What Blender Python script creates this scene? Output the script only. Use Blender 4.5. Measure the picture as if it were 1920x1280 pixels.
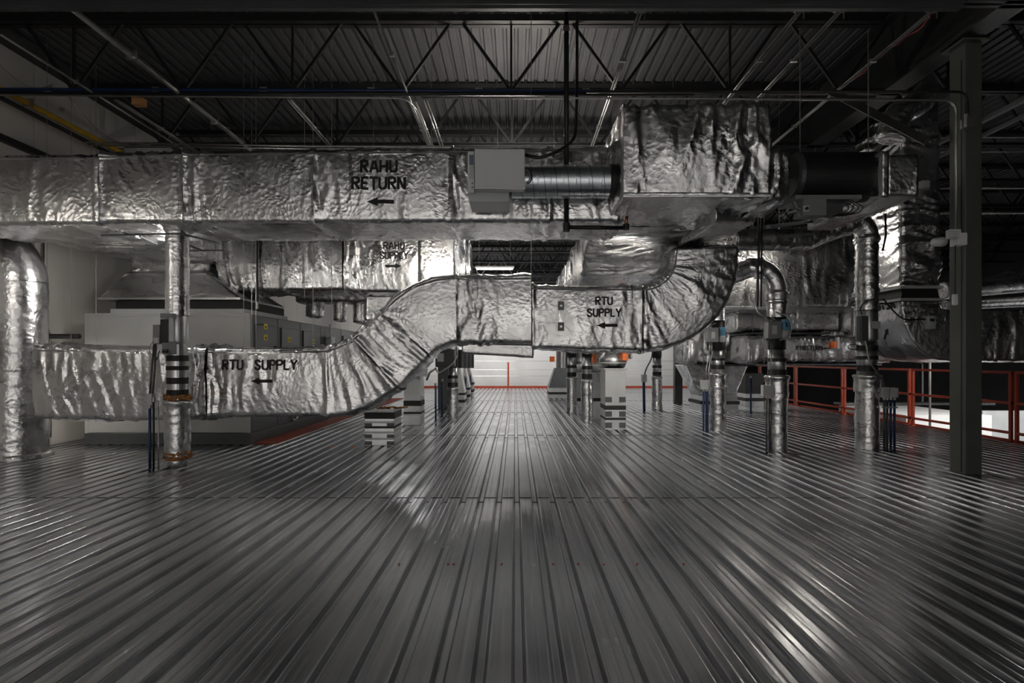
import bpy, math, random
import numpy as np
from mathutils import Vector, Matrix
from mathutils.bvhtree import BVHTree

for o in list(bpy.data.objects): bpy.data.objects.remove(o)
SC = bpy.context.scene
COL = SC.collection
random.seed(7)
R_ = math.radians

# ------------------------------------------------------------------ camera
F = 1100.0                       # focal length in pixels of a 1920 wide frame
EYE = 1.2
cam_d = bpy.data.cameras.new('camera')
cam_d.sensor_fit = 'HORIZONTAL'; cam_d.sensor_width = 36.0
cam_d.lens = F / 1920 * 36
cam_d.shift_x = -6 / 1920; cam_d.shift_y = 32 / 1920
cam_d.clip_start = 0.05; cam_d.clip_end = 200
cam = bpy.data.objects.new('camera', cam_d); COL.objects.link(cam)
cam.location = (0, 0, EYE); cam.rotation_euler = (R_(90), 0, 0)
SC.camera = cam

def P(px, py, D): return Vector(((px - 966) * D / F, D, EYE + (672 - py) * D / F))
def PX(px, D): return (px - 966) * D / F
def PZ(py, D): return EYE + (672 - py) * D / F

# ------------------------------------------------------------------ world, exposure
w = bpy.data.worlds.new('world'); SC.world = w; w.use_nodes = True
w.node_tree.nodes['Background'].inputs[0].default_value = (0.75, 0.8, 0.9, 1)
w.node_tree.nodes['Background'].inputs[1].default_value = 0.02
SC.view_settings.view_transform = 'Standard'
SC.view_settings.look = 'None'
SC.view_settings.gamma = 1
SC.view_settings.use_curve_mapping = False
SC.view_settings.exposure = 0.0

# lamps: (centre x, y, z, length x, length y, strength, kind)  kind 0 = shaded strip shining down,
# 1 = bare tube, 2 = bare tube lighting the roof, 3 = strip tilted at the rear wall
LAMPS = [
    # unseen fill strips added behind the viewer and over the deck
    (-3.2, -2.0, 3.9, 1.2, 0.16, 6, 0), (1.2, -2.0, 3.9, 1.2, 0.16, 6, 0), (5.0, -2.4, 3.9, 1.2, 0.16, 6, 0),
    (-1.8, 1.2, 4.1, 1.2, 0.16, 6, 0), (2.6, 1.2, 4.1, 1.2, 0.16, 5, 0),
    # strips hung behind the ducts, and added fill lamps
    (-0.42, 12.0, 3.02, 0.8, 0.14, 26, 1), (-1.4, 7.28, 2.73, 0.9, 0.12, 75, 5),
    (1.7, 7.8, 1.74, 1.0, 0.12, 190, 1), (4.42, 9.2, 3.03, 0.7, 0.12, 65, 1),
    (-5.3, 4.4, 2.5, 1.0, 0.12, 50, 1), (0.15, 8.3, 3.95, 1.0, 0.12, 420, 2),  # the left-wall lamp is added out of frame to brighten that wall
    (2.6, 15.0, 4.2, 1.3, 0.16, 70, 0), (-1.2, 21.6, 4.0, 1.3, 0.16, 190, 4), (4.6, 21.0, 4.0, 1.3, 0.16, 120, 4),  # tilted ones added unseen to brighten the sheeting
    (-3.4, 17.6, 4.2, 1.2, 0.14, 40, 0),  # added out of sight to brighten the mid deck
    (-6.05, 7.78, 1.0, 0.4, 0.12, 110, 1),  # added low behind the duct to lift the left wall
    (-4.0, -5.0, 2.7, 1.4, 0.2, 150, 3), (0.5, -5.0, 2.7, 1.4, 0.2, 160, 3), (4.8, -5.0, 2.7, 1.4, 0.2, 60, 3),  # added to wash the rear wall so the foil reflects it
]
HALL_FILL_LAMPS = [(9.8, 9.6, 2.4, 1.3, 0.2, 300, 0), (15.0, 14.0, 1.0, 1.3, 0.2, 60, 0)]  # added out of view to brighten the hall, rail and deck edge

# ------------------------------------------------------------------ helpers
ORG = {}
def tag(o, label=None, cat=None, group=None, kind=None):
    if label: o['label'] = label
    if cat: o['category'] = cat
    if group: o['group'] = group
    if kind: o['kind'] = kind
    return o
def thing(name, label, cat, loc=(0, 0, 0), group=None):
    o = bpy.data.objects.new(name, None); COL.objects.link(o)
    o.location = loc; o.empty_display_size = 0.1
    ORG[o.name] = Vector(loc)
    return tag(o, label, cat, group)
def link_mesh(name, V, Fc, mat, parent=None, smooth=False, uv=None, bevel=0):
    V = [Vector(v) for v in V]
    if parent is not None: org = ORG[parent.name]
    else:
        xs = [v.x for v in V]; ys = [v.y for v in V]; zs = [v.z for v in V]
        org = Vector(((min(xs) + max(xs)) / 2, (min(ys) + max(ys)) / 2, min(zs)))
    me = bpy.data.meshes.new(name)
    me.from_pydata([v - org for v in V], [], Fc)
    me.materials.append(mat)
    if uv is not None:
        lay = me.uv_layers.new(name='UVMap')
        li = np.zeros(len(me.loops), dtype=np.int32); me.loops.foreach_get('vertex_index', li)
        lay.data.foreach_set('uv', np.asarray(uv, dtype=np.float32)[li].ravel())
    if smooth: me.polygons.foreach_set('use_smooth', [True] * len(me.polygons))
    me.update()
    o = bpy.data.objects.new(name, me); COL.objects.link(o)
    if parent is not None: o.parent = parent
    else: o.location = org
    ORG[o.name] = org
    if bevel:
        m = o.modifiers.new('bevel', 'BEVEL'); m.width = bevel; m.segments = 2; m.limit_method = 'ANGLE'
        m.angle_limit = R_(50)
    return o
class MB:
    def __init__(s): s.v = []; s.f = []
    def box(s, x0, x1, y0, y1, z0, z1):
        b = len(s.v)
        s.v += [(x0,y0,z0),(x1,y0,z0),(x1,y1,z0),(x0,y1,z0),(x0,y0,z1),(x1,y0,z1),(x1,y1,z1),(x0,y1,z1)]
        s.f += [(b,b+3,b+2,b+1),(b+4,b+5,b+6,b+7),(b,b+1,b+5,b+4),(b+1,b+2,b+6,b+5),(b+2,b+3,b+7,b+6),(b+3,b,b+4,b+7)]
        return s
    def frustum(s, r0, z0, r1, z1):      # r = (x0,x1,y0,y1)
        b = len(s.v)
        for (x0,x1,y0,y1), z in ((r0,z0),(r1,z1)):
            s.v += [(x0,y0,z),(x1,y0,z),(x1,y1,z),(x0,y1,z)]
        s.f += [(b,b+3,b+2,b+1),(b+4,b+5,b+6,b+7),(b,b+1,b+5,b+4),(b+1,b+2,b+6,b+5),(b+2,b+3,b+7,b+6),(b+3,b,b+4,b+7)]
        return s
    def bar(s, p0, p1, w, h=None, up=(0,0,1)):
        p0 = Vector(p0); p1 = Vector(p1); h = h or w
        d = (p1 - p0).normalized(); up = Vector(up)
        if abs(d.dot(up)) > .98: up = Vector((0,1,0))
        a = d.cross(up).normalized() * w / 2; c = a.normalized().cross(d).normalized() * h / 2
        b = len(s.v)
        for p in (p0, p1):
            for q in (-a-c, a-c, a+c, -a+c): s.v.append(tuple(p + q))
        s.f += [(b,b+1,b+2,b+3),(b+7,b+6,b+5,b+4),(b,b+4,b+5,b+1),(b+1,b+5,b+6,b+2),(b+2,b+6,b+7,b+3),(b+3,b+7,b+4,b)]
        return s
    def tube(s, pts, r, n=12, caps=True):
        pts = [Vector(p) for p in pts]; m = len(pts)
        rr = r if isinstance(r, (list, tuple)) else [r] * m
        T = [((pts[min(i+1,m-1)] - pts[max(i-1,0)]).normalized()) for i in range(m)]
        up = Vector((0,0,1)) if abs(T[0].z) < .9 else Vector((0,1,0))
        a = T[0].cross(up).normalized(); b0 = len(s.v)
        for i in range(m):
            a = (a - T[i] * a.dot(T[i])).normalized(); c = T[i].cross(a)
            for k in range(n):
                t = 2*math.pi*k/n
                s.v.append(tuple(pts[i] + (a*math.cos(t) + c*math.sin(t)) * rr[i]))
        for i in range(m-1):
            for k in range(n):
                k2 = (k+1) % n
                s.f.append((b0+i*n+k, b0+i*n+k2, b0+(i+1)*n+k2, b0+(i+1)*n+k))
        if caps:
            s.f.append(tuple(b0+k for k in range(n))[::-1]); s.f.append(tuple(b0+(m-1)*n+k for k in range(n)))
        return s
    def ring(s, c, r0, r1, h, n=24, axis='z'):    # flat washer/drum band between radii
        return s
    def build(s, name, mat, parent=None, smooth=False, bevel=0):
        return link_mesh(name, s.v, s.f, mat, parent, smooth, None, bevel)
def arc_pts(c, a, b, r, t0, t1, n=8):
    c = Vector(c); a = Vector(a); b = Vector(b)
    return [c + (a*math.cos(t0+(t1-t0)*i/n) + b*math.sin(t0+(t1-t0)*i/n)) * r for i in range(n+1)]
def round_path(pts, r, n=6):
    pts = [Vector(p) for p in pts]; out = [pts[0]]
    for i in range(1, len(pts)-1):
        p, q, s = pts[i-1], pts[i], pts[i+1]
        a = (p-q); b = (s-q); k = min(r, a.length*.45, b.length*.45)
        A = q + a.normalized()*k; B = q + b.normalized()*k
        for j in range(n+1):
            t = j/n
            out.append(A*(1-t)**2 + q*2*t*(1-t) + B*t*t)
    out.append(pts[-1]); return out
def copy_tree(o, loc, label=None, group=None, parent=None):
    c = o.copy(); COL.objects.link(c)
    if parent is not None: c.parent = parent
    else:
        c.location = loc
        if label: c['label'] = label
        if group: c['group'] = group
    for ch in o.children: copy_tree(ch, None, parent=c)
    return c

# ------------------------------------------------------------------ materials
def mat(name, col, rough=.5, metal=0., emit=None, es=0., spec=.5):
    m = bpy.data.materials.new(name); m.use_nodes = True
    b = m.node_tree.nodes['Principled BSDF']
    b.inputs['Base Color'].default_value = (*col, 1); b.inputs['Roughness'].default_value = rough
    b.inputs['Metallic'].default_value = metal; b.inputs['Specular IOR Level'].default_value = spec
    if emit: b.inputs['Emission Color'].default_value = (*emit, 1); b.inputs['Emission Strength'].default_value = es
    return m
def nd(m, t, **kw):
    n = m.node_tree.nodes.new(t)
    for k, v in kw.items():
        if hasattr(n, k): setattr(n, k, v)
        else: n.inputs[k.replace('_', ' ')].default_value = v
    return n
def lk(m, a, b): m.node_tree.links.new(a, b)
def vary(m, scale=3., amt=.25, rough=.12, bump=.0, coord='Object', stretch=(1,1,1), det=4):
    """mottled colour and roughness, like wear and dust"""
    b = m.node_tree.nodes['Principled BSDF']
    tc = nd(m, 'ShaderNodeTexCoord'); mp = nd(m, 'ShaderNodeMapping'); mp.inputs['Scale'].default_value = stretch
    lk(m, tc.outputs[coord], mp.inputs[0])
    nz = nd(m, 'ShaderNodeTexNoise'); nz.inputs['Scale'].default_value = scale; nz.inputs['Detail'].default_value = det
    lk(m, mp.outputs[0], nz.inputs['Vector'])
    c = b.inputs['Base Color'].default_value[:3]
    r = nd(m, 'ShaderNodeValToRGB')
    r.color_ramp.elements[0].position = .3; r.color_ramp.elements[1].position = .7
    r.color_ramp.elements[0].color = (*[x*(1-amt) for x in c], 1); r.color_ramp.elements[1].color = (*[min(1, x*(1+amt)) for x in c], 1)
    lk(m, nz.outputs[0], r.inputs[0]); lk(m, r.outputs[0], b.inputs['Base Color'])
    ro = b.inputs['Roughness'].default_value
    mr = nd(m, 'ShaderNodeMapRange'); mr.inputs['To Min'].default_value = max(.03, ro-rough); mr.inputs['To Max'].default_value = min(1, ro+rough)
    lk(m, nz.outputs[0], mr.inputs[0]); lk(m, mr.outputs[0], b.inputs['Roughness'])
    if bump:
        bp = nd(m, 'ShaderNodeBump'); bp.inputs['Strength'].default_value = bump; bp.inputs['Distance'].default_value = .01
        lk(m, nz.outputs[0], bp.inputs['Height']); lk(m, bp.outputs[0], b.inputs['Normal'])
    return m
def foil_mat(name, col=(.72,.72,.73), rough=.30, fine=1.0, grid=1.0):
    m = mat(name, col, rough, 1.0)
    b = m.node_tree.nodes['Principled BSDF']
    uv = nd(m, 'ShaderNodeTexCoord')
    # stretched creases that follow the wrap, small crumples, and the reinforcing scrim
    wp = nd(m, 'ShaderNodeTexNoise'); wp.inputs['Scale'].default_value = 3.0; wp.inputs['Detail'].default_value = 2
    lk(m, uv.outputs['UV'], wp.inputs['Vector'])
    add = nd(m, 'ShaderNodeVectorMath', operation='MULTIPLY_ADD'); add.inputs[1].default_value = (.13,.2,.13)
    lk(m, wp.outputs['Color'], add.inputs[0]); lk(m, uv.outputs['UV'], add.inputs[2])
    mp = nd(m, 'ShaderNodeMapping'); mp.inputs['Scale'].default_value = (11, 2.2, 1)
    lk(m, add.outputs[0], mp.inputs[0])
    n1 = nd(m, 'ShaderNodeTexNoise', noise_type='RIDGED_MULTIFRACTAL'); n1.inputs['Scale'].default_value = 1.0; n1.inputs['Detail'].default_value = 3
    lk(m, mp.outputs[0], n1.inputs['Vector'])
    v1 = nd(m, 'ShaderNodeTexVoronoi'); v1.inputs['Scale'].default_value = 22; v1.feature = 'F1'
    lk(m, add.outputs[0], v1.inputs['Vector'])
    n2 = nd(m, 'ShaderNodeTexNoise'); n2.inputs['Scale'].default_value = 55; n2.inputs['Detail'].default_value = 3
    lk(m, uv.outputs['UV'], n2.inputs['Vector'])
    s1 = nd(m, 'ShaderNodeTexWave'); s1.inputs['Scale'].default_value = 26; s1.inputs['Distortion'].default_value = .6
    lk(m, uv.outputs['UV'], s1.inputs['Vector'])
    s2 = nd(m, 'ShaderNodeTexWave', bands_direction='Y'); s2.inputs['Scale'].default_value = 26; s2.inputs['Distortion'].default_value = .6
    lk(m, uv.outputs['UV'], s2.inputs['Vector'])
    def mul(a, k):
        x = nd(m, 'ShaderNodeMath', operation='MULTIPLY'); lk(m, a, x.inputs[0]); x.inputs[1].default_value = k; return x.outputs[0]
    def addn(a, c):
        x = nd(m, 'ShaderNodeMath', operation='ADD'); lk(m, a, x.inputs[0]); lk(m, c, x.inputs[1]); return x.outputs[0]
    mx = nd(m, 'ShaderNodeMath', operation='MAXIMUM'); lk(m, s1.outputs[1], mx.inputs[0]); lk(m, s2.outputs[1], mx.inputs[1])
    h = addn(addn(mul(n1.outputs[0], .22*fine), mul(v1.outputs[0], .36*fine)), addn(mul(n2.outputs[0], .15*fine), mul(mx.outputs[0], .035*grid)))
    bp = nd(m, 'ShaderNodeBump'); bp.inputs['Strength'].default_value = .8; bp.inputs['Distance'].default_value = .012
    lk(m, h, bp.inputs['Height']); lk(m, bp.outputs[0], b.inputs['Normal'])
    mr = nd(m, 'ShaderNodeMapRange'); mr.inputs['From Min'].default_value = .3; mr.inputs['From Max'].default_value = .7
    mr.inputs['To Min'].default_value = rough-.08; mr.inputs['To Max'].default_value = rough+.12
    lk(m, wp.outputs[0], mr.inputs[0]); lk(m, mr.outputs[0], b.inputs['Roughness'])
    return m
FOIL = foil_mat('foil_jacket', rough=.24)
FOILS = foil_mat('smooth_foil', rough=.34, fine=.35, grid=.5)
GALV = vary(mat('galvanised_sheet', (.60,.61,.62), .33, 1.), 6, .12, .1)
SPIRAL = vary(mat('spiral_duct_steel', (.66,.70,.75), .30, 1.), 5, .1, .07)
TUNIT = vary(mat('terminal_unit_grey', (.74,.75,.76), .5, 0), 1.5, .05, .06)
CAB = vary(mat('cabinet_grey', (.43,.435,.43), .42, .25), 1.6, .10, .1)
CABD = vary(mat('cabinet_dark_grey', (.075,.08,.085), .38, .2), 3, .15, .1)
BLACK = vary(mat('black_paint', (.012,.012,.013), .45), 5, .3, .1)
TRUSS = vary(mat('truss_black', (.012,.012,.013), .5), 5, .3, .1)
RUBBER = vary(mat('black_rubber', (.012,.012,.012), .55), 9, .3, .1, .3)
COLM = vary(mat('column_grey', (.085,.09,.08), .45, 0), 2.5, .14, .1)
WALL = vary(mat('wall_panel', (.60,.58,.55), .55), .8, .06, .1)
SHEET = vary(mat('white_sheeting', (.72,.72,.71), .45), 1.2, .06, .1, .5)
WHITE = vary(mat('white_board', (.78,.78,.77), .6), 1.5, .04, .05)
ORANGE = vary(mat('guard_rail_red', (.36,.045,.016), .42), 4, .2, .1)
ACT = vary(mat('actuator_orange', (.85,.17,.02), .45), 9, .08, .05)
BLUE = vary(mat('blue_conduit', (.012,.035,.11), .4), 6, .2, .1)
LBLUE = vary(mat('blue_label', (.13,.33,.48), .45), 9, .1, .05)
YEL = mat('yellow_label', (.75,.62,.02), .5)
GAS = vary(mat('gas_pipe_yellow', (.55,.33,.01), .45), 6, .15, .1)
BROWN = vary(mat('torn_insulation', (.35,.15,.045), .9), 60, .5, .05, 1.0)
GREYBOX = vary(mat('controller_grey', (.22,.225,.235), .45), 6, .08, .08)
PLATE = vary(mat('light_grey_box', (.52,.54,.55), .4, .1), 4, .07, .08)
CONDUIT = vary(mat('conduit_steel', (.40,.40,.39), .35, .9), 8, .15, .1)
LABELW = mat('paper_label', (.55,.55,.55), .6)
LABELB = mat('paper_label_blue', (.16,.2,.27), .6)
STENCIL = vary(mat('stencil_ink', (.012,.012,.012), .6), 30, .3, .1)
RED = mat('red_paint', (.30,.008,.015), .5)
REDSTRIP = vary(mat('red_primer', (.27,.05,.03), .6), 5, .3, .1)
COPPER = mat('copper', (.6,.25,.12), .3, 1.)
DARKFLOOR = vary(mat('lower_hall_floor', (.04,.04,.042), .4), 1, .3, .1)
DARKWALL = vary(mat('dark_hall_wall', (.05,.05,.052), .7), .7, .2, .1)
TUBE_W = mat('lamp_tube', (1,1,1), .4, 0, (1,.97,.92), 6)
TAPE = vary(mat('foil_tape', (.7,.7,.7), .22, 1.), 12, .1, .08, .3)

# galvanised deck: spangle, long scuffs along the ribs, dull patches
def deck_mat(name, col, rough, metal, spangle=.10, scuff=.25):
    m = mat(name, col, rough, metal)
    b = m.node_tree.nodes['Principled BSDF']; tc = nd(m, 'ShaderNodeTexCoord')
    mp = nd(m, 'ShaderNodeMapping'); mp.inputs['Scale'].default_value = (26, .22, 1); lk(m, tc.outputs['Object'], mp.inputs[0])
    n = nd(m, 'ShaderNodeTexNoise'); n.inputs['Scale'].default_value = 1; n.inputs['Detail'].default_value = 3
    lk(m, mp.outputs[0], n.inputs['Vector'])
    n2 = nd(m, 'ShaderNodeTexNoise'); n2.inputs['Scale'].default_value = 2.2; n2.inputs['Detail'].default_value = 3
    lk(m, tc.outputs['Object'], n2.inputs['Vector'])
    hsv = nd(m, 'ShaderNodeHueSaturation'); hsv.inputs['Color'].default_value = (*col, 1); hsv.inputs['Saturation'].default_value = 1
    def mr(a, lo, hi, f0=0., f1=1.):
        x = nd(m, 'ShaderNodeMapRange'); x.inputs['From Min'].default_value = f0; x.inputs['From Max'].default_value = f1
        x.inputs['To Min'].default_value = lo; x.inputs['To Max'].default_value = hi; lk(m, a, x.inputs[0]); return x.outputs[0]
    def ma(a, c, op):
        x = nd(m, 'ShaderNodeMath', operation=op); lk(m, a, x.inputs[0]); lk(m, c, x.inputs[1]); return x.outputs[0]
    val = ma(mr(n.outputs[0], 1-scuff, 1+scuff, .3, .7), mr(n2.outputs[0], .93, 1.06, .3, .7), 'MULTIPLY')
    lk(m, val, hsv.inputs['Value']); lk(m, hsv.outputs[0], b.inputs['Base Color'])
    ro = ma(mr(n.outputs[0], -.015, .015, .3, .7), mr(n2.outputs[0], rough-.04, rough+.06, .3, .7), 'ADD')
    lk(m, ro, b.inputs['Roughness'])
    return m
DECK = deck_mat('floor_deck_galvanised', (.58,.59,.615), .21, 1.0, .0, .07)
ROOF = deck_mat('roof_deck_grey', (.095,.095,.10), .45, .3, .03, .15)

# ------------------------------------------------------------------ noise
_rng = np.random.RandomState(3)
_PERM = np.concatenate([_rng.permutation(512)]*4)
_ANG = _rng.rand(512) * 2 * np.pi
_GX = np.cos(_ANG); _GY = np.sin(_ANG)
def pn(x, y, seed=0):
    x = np.asarray(x, float) + seed*17.31; y = np.asarray(y, float) + seed*5.77
    xi = np.floor(x).astype(int); yi = np.floor(y).astype(int); xf = x-xi; yf = y-yi
    u = xf*xf*xf*(xf*(xf*6-15)+10); v = yf*yf*yf*(yf*(yf*6-15)+10)
    def g(i, j, dx, dy):
        h = _PERM[(_PERM[i & 511] + (j & 511)) & 1023] & 511
        return _GX[h]*dx + _GY[h]*dy
    a = g(xi, yi, xf, yf); b = g(xi+1, yi, xf-1, yf); c = g(xi, yi+1, xf, yf-1); d = g(xi+1, yi+1, xf-1, yf-1)
    return (a + (b-a)*u)*(1-v) + (c + (d-c)*u)*v
def ridge(x, y, seed, p=2.0):
    return np.clip(1 - 3.1*np.abs(pn(x, y, seed)), 0, 1)**(p*.8)

# ------------------------------------------------------------------ foil-wrapped ducts
def ring_rect(n_u, n_v, k):
    """corner-rounded rectangle: list of (su, sv, cu, cv, tfrac) ; point = centre*(su,sv) + r*(cu,cv)"""
    out = []
    corners = [(1,1),(-1,1),(-1,-1),(1,-1)]
    for i, (a, b) in enumerate(corners):
        a0 = math.pi/2*i
        for j in range(k+1):
            t = a0 + math.pi/2*j/k
            out.append((a, b, math.cos(t), math.sin(t)))
        a2, b2 = corners[(i+1) % 4]; n = n_u if b == b2 else n_v
        t = a0 + math.pi/2
        for j in range(1, n):
            f = j/n
            out.append((a+(a2-a)*f, b+(b2-b)*f, math.cos(t), math.sin(t)))
    return out
def foil(name, stations, parent, seed=1, A=1.0, r=.035, seams=(), caps=(0,0), step=.022, material=None, rnd=False,
         pillow=.012, folddir=1.0, pinch=()):
    """stations: list of (centre, u half vector, v half vector). Returns mesh object."""
    S = [(Vector(c), Vector(u), Vector(v)) for c, u, v in stations]
    cs = [S[0]]; slen = [0.]
    acc = 0.
    for i in range(1, len(S)):
        L = (S[i][0]-S[i-1][0]).length
        e = max(((S[i][0]+a*S[i][2]+b*S[i][1])-(S[i-1][0]+a*S[i-1][2]+b*S[i-1][1])).length for a in (-1,1) for b in (-1,1))
        n = max(1, int(math.ceil(max(L, e*.7)/step)))
        for j in range(1, n+1):
            t = j/n
            cs.append(tuple(S[i-1][q].lerp(S[i][q], t) for q in range(3))); slen.append(acc + L*t)
        acc += L
    C = np.array([c[0] for c in cs]); U = np.array([c[1] for c in cs]); V = np.array([c[2] for c in cs]); s = np.array(slen)
    a = np.linalg.norm(U, axis=1); b = np.linalg.norm(V, axis=1)
    un = U/a[:,None]; vn = V/b[:,None]
    a0 = a.mean(); b0 = b.mean()
    if rnd:
        N = max(20, int(2*math.pi*a0/step)); th = np.arange(N)*2*np.pi/N
        lu = a[:,None]*np.cos(th)[None]; lv = b[:,None]*np.sin(th)[None]
        nu = np.cos(th)[None]*np.ones_like(lu); nv = np.sin(th)[None]*np.ones_like(lu)
        edge = np.zeros_like(lu)
    else:
        ringp = ring_rect(max(2, int(2*a0/step)), max(2, int(2*b0/step)), 3); N = len(ringp)
        q = np.array(ringp)
        rr = np.minimum(r, np.minimum(a, b)*.45)[:,None]
        lu = (a[:,None]-rr)*q[:,0][None] + rr*q[:,2][None]; lv = (b[:,None]-rr)*q[:,1][None] + rr*q[:,3][None]
        nu = q[:,2][None]*np.ones_like(lu); nv = q[:,3][None]*np.ones_like(lu)
        onu = np.abs(q[:,3]) > .95      # faces with normal along v
        fr = np.where(onu[None], 1-(lu/a[:,None])**2, 1-(lv/b[:,None])**2)
        edge = np.clip(fr, 0, 1)
    dl = np.hypot(np.diff(lu.mean(0)), np.diff(lv.mean(0)))
    t = np.concatenate([[0], np.cumsum(dl)])
    SS = s[:,None]*np.ones((1, N)); TT = t[None]*np.ones((len(s), 1))
    w1 = pn(SS*1.6, TT*1.6, seed)*.16 + pn(SS*5, TT*4, seed+6)*.02; w2 = pn(SS*1.7, TT*1.9, seed+9)*.28
    near = np.zeros_like(SS); band = np.zeros_like(SS)
    for s0 in seams:
        near += np.exp(-np.abs(SS-s0)/.13); band += np.exp(-((SS-s0)/.022)**2)
    mask = np.clip(.5 + 2.2*pn(SS*1.1, TT*.8, seed+3), .04, 1.25)
    X = SS + w1; Y = TT + w2
    d = .019*ridge(X*4.4, Y*(.75/folddir), seed, 2.6)*(mask + .9*near)
    d += .014*ridge(X*8.5 + Y*1.6, Y*1.1/folddir, seed+1, 2.4)*(mask*.8 + .9*near)
    d += .009*ridge(X*12 - Y*5, Y*3.2, seed+2, 2)*(mask*.7 + .5*near)
    d += .0030*ridge(X*17 + Y*4, Y*5, seed+4, 1.6)*(.25 + mask*.6)
    d = d*A - .012*A*near + .022*band*min(1, A+.3)
    d += pillow*edge*(1 - .8*np.clip(near, 0, 1))
    for (ps, pt_, rad, dep) in pinch:
        rr_ = np.hypot(SS-ps, TT-pt_); ang = np.arctan2(TT-pt_, SS-ps)
        fal = np.exp(-(rr_/rad)**2)
        d += -dep*np.exp(-(rr_/(rad*.35))**2) + .012*fal*np.cos(ang*11 + pn(SS*4, TT*4, seed)*3)*np.clip(rr_/.06, 0, 1)
    Pn = C[:,None] + un[:,None]*(lu + nu*d)[...,None] + vn[:,None]*(lv + nv*d)[...,None]
    M = len(s)
    verts = Pn.reshape(-1, 3)
    uv = np.stack([SS + seed*1.7, TT + seed*.9], -1).reshape(-1, 2)
    idx = np.arange(M*N).reshape(M, N)
    nx = np.roll(idx, -1, 1)
    faces = np.stack([idx[:-1], nx[:-1], nx[1:], idx[1:]], -1).reshape(-1, 4).tolist()
    verts = verts.tolist(); uv = uv.tolist()
    for end, on in ((0, caps[0]), (M-1, caps[1])):
        if not on: continue
        cen = C[end]; ax = C[min(end+1, M-1)] - C[max(end-1, 0)]; ax = ax/np.linalg.norm(ax)*(1 if end else -1)
        base = Pn[end]; K = max(4, int(min(a[end], b[end])/step)); prev = idx[end]
        for k in range(1, K+1):
            f = 1 - k/(K+.4)
            pts = cen + (base-cen)*f
            A_ = (pts-cen) @ un[end]; B_ = (pts-cen) @ vn[end]
            dd = A*(.018*ridge(A_*4+B_, B_*2, seed+5) + .008*ridge(A_*11, B_*12, seed+6)) * min(1, k/2) + pillow*(1-f)
            pts = pts + ax[None]*dd[:,None]
            st = len(verts); verts += pts.tolist(); uv += np.stack([A_+3.3+seed, B_+7.1], -1).tolist()
            cur = np.arange(st, st+N); pn_, cn_ = np.roll(prev, -1), np.roll(cur, -1)
            q = np.stack([prev, cur, cn_, pn_], -1) if not end else np.stack([prev, pn_, cn_, cur], -1)
            faces += q.tolist(); prev = cur
        faces.append(prev.tolist() if not end else prev[::-1].tolist())
    # orientation: make sure normals face outwards (cross(u,v) along path)
    if np.dot(np.cross(un[0], vn[0]), C[min(1, M-1)]-C[0]) < 0: faces = [f[::-1] for f in faces]
    o = link_mesh(name, verts, faces, material or FOIL, parent, True, uv)
    return o
def box_st(x0, x1, y0, y1, z0, z1, axis='x'):
    cx, cy, cz = (x0+x1)/2, (y0+y1)/2, (z0+z1)/2; hx, hy, hz = (x1-x0)/2, (y1-y0)/2, (z1-z0)/2
    if axis == 'x': return [((x0,cy,cz),(0,hy,0),(0,0,hz)), ((x1,cy,cz),(0,hy,0),(0,0,hz))]
    if axis == 'y': return [((cx,y0,cz),(hx,0,0),(0,0,hz)), ((cx,y1,cz),(hx,0,0),(0,0,hz))]
    return [((cx,cy,z0),(hx,0,0),(0,hy,0)), ((cx,cy,z1),(hx,0,0),(0,hy,0))]
def pipe_st(pts, r):
    pts = [Vector(p) for p in pts]; m = len(pts)
    rr = r if isinstance(r, (list, tuple)) else [r]*m
    T = [((pts[min(i+1,m-1)] - pts[max(i-1,0)]).normalized()) for i in range(m)]
    up = Vector((0,1,0)) if abs(T[0].y) < .9 else Vector((0,0,1))
    a = T[0].cross(up).normalized(); out = []
    for i in range(m):
        a = (a - T[i]*a.dot(T[i])).normalized(); c = T[i].cross(a)
        out.append((pts[i], a*rr[i], c*rr[i]))
    return out
def foil_pipe(name, pts, r, parent, seed=1, A=.6, caps=(0,0), seams=(), step=.022, material=None):
    return foil(name, pipe_st(pts, r), parent, seed, A*.62, seams=seams, caps=caps, step=step, rnd=True, pillow=0, material=material)

# ------------------------------------------------------------------ stencil lettering, laid on the wrapped surface
GL = {
 'R': (.60, [[(0,0),(0,1)], [(.14,1),(.40,1),(.55,.9),(.55,.66),(.40,.54),(.14,.54)], [(.27,.42),(.56,0)]]),
 'A': (.66, [[(0,0),(.24,.97)], [(.64,0),(.38,.97)], [(.21,.32),(.43,.32)]]),
 'H': (.62, [[(0,0),(0,1)], [(.58,0),(.58,1)], [(.13,.5),(.45,.5)]]),
 'U': (.60, [[(0,1),(0,.2),(.12,.03),(.22,.0)], [(.58,1),(.58,.2),(.46,.03),(.36,0)]]),
 'E': (.52, [[(0,0),(0,1)], [(.14,1),(.5,1)], [(.14,.5),(.44,.5)], [(.14,0),(.5,0)]]),
 'T': (.58, [[(.29,0),(.29,.86)], [(-.02,1),(.22,1)], [(.36,1),(.60,1)]]),
 'N': (.62, [[(0,0),(0,1)], [(.58,0),(.58,1)], [(.12,.88),(.46,.12)]]),
 'S': (.56, [[(.54,.82),(.44,.98),(.32,1)], [(.20,1),(.04,.92),(.02,.72),(.16,.58),(.40,.44),(.54,.30),(.50,.08),(.36,0)], [(.24,0),(.08,.04),(0,.2)]]),
 'P': (.56, [[(0,0),(0,1)], [(.14,1),(.40,1),(.54,.88),(.54,.62),(.40,.5),(.14,.5)]]),
 'L': (.48, [[(0,0),(0,1)], [(.13,0),(.46,0)]]),
 'Y': (.62, [[(0,1),(.24,.55)], [(.60,1),(.36,.55)], [(.30,0),(.30,.45)]]),
 ' ': (.45, []),
}
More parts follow.
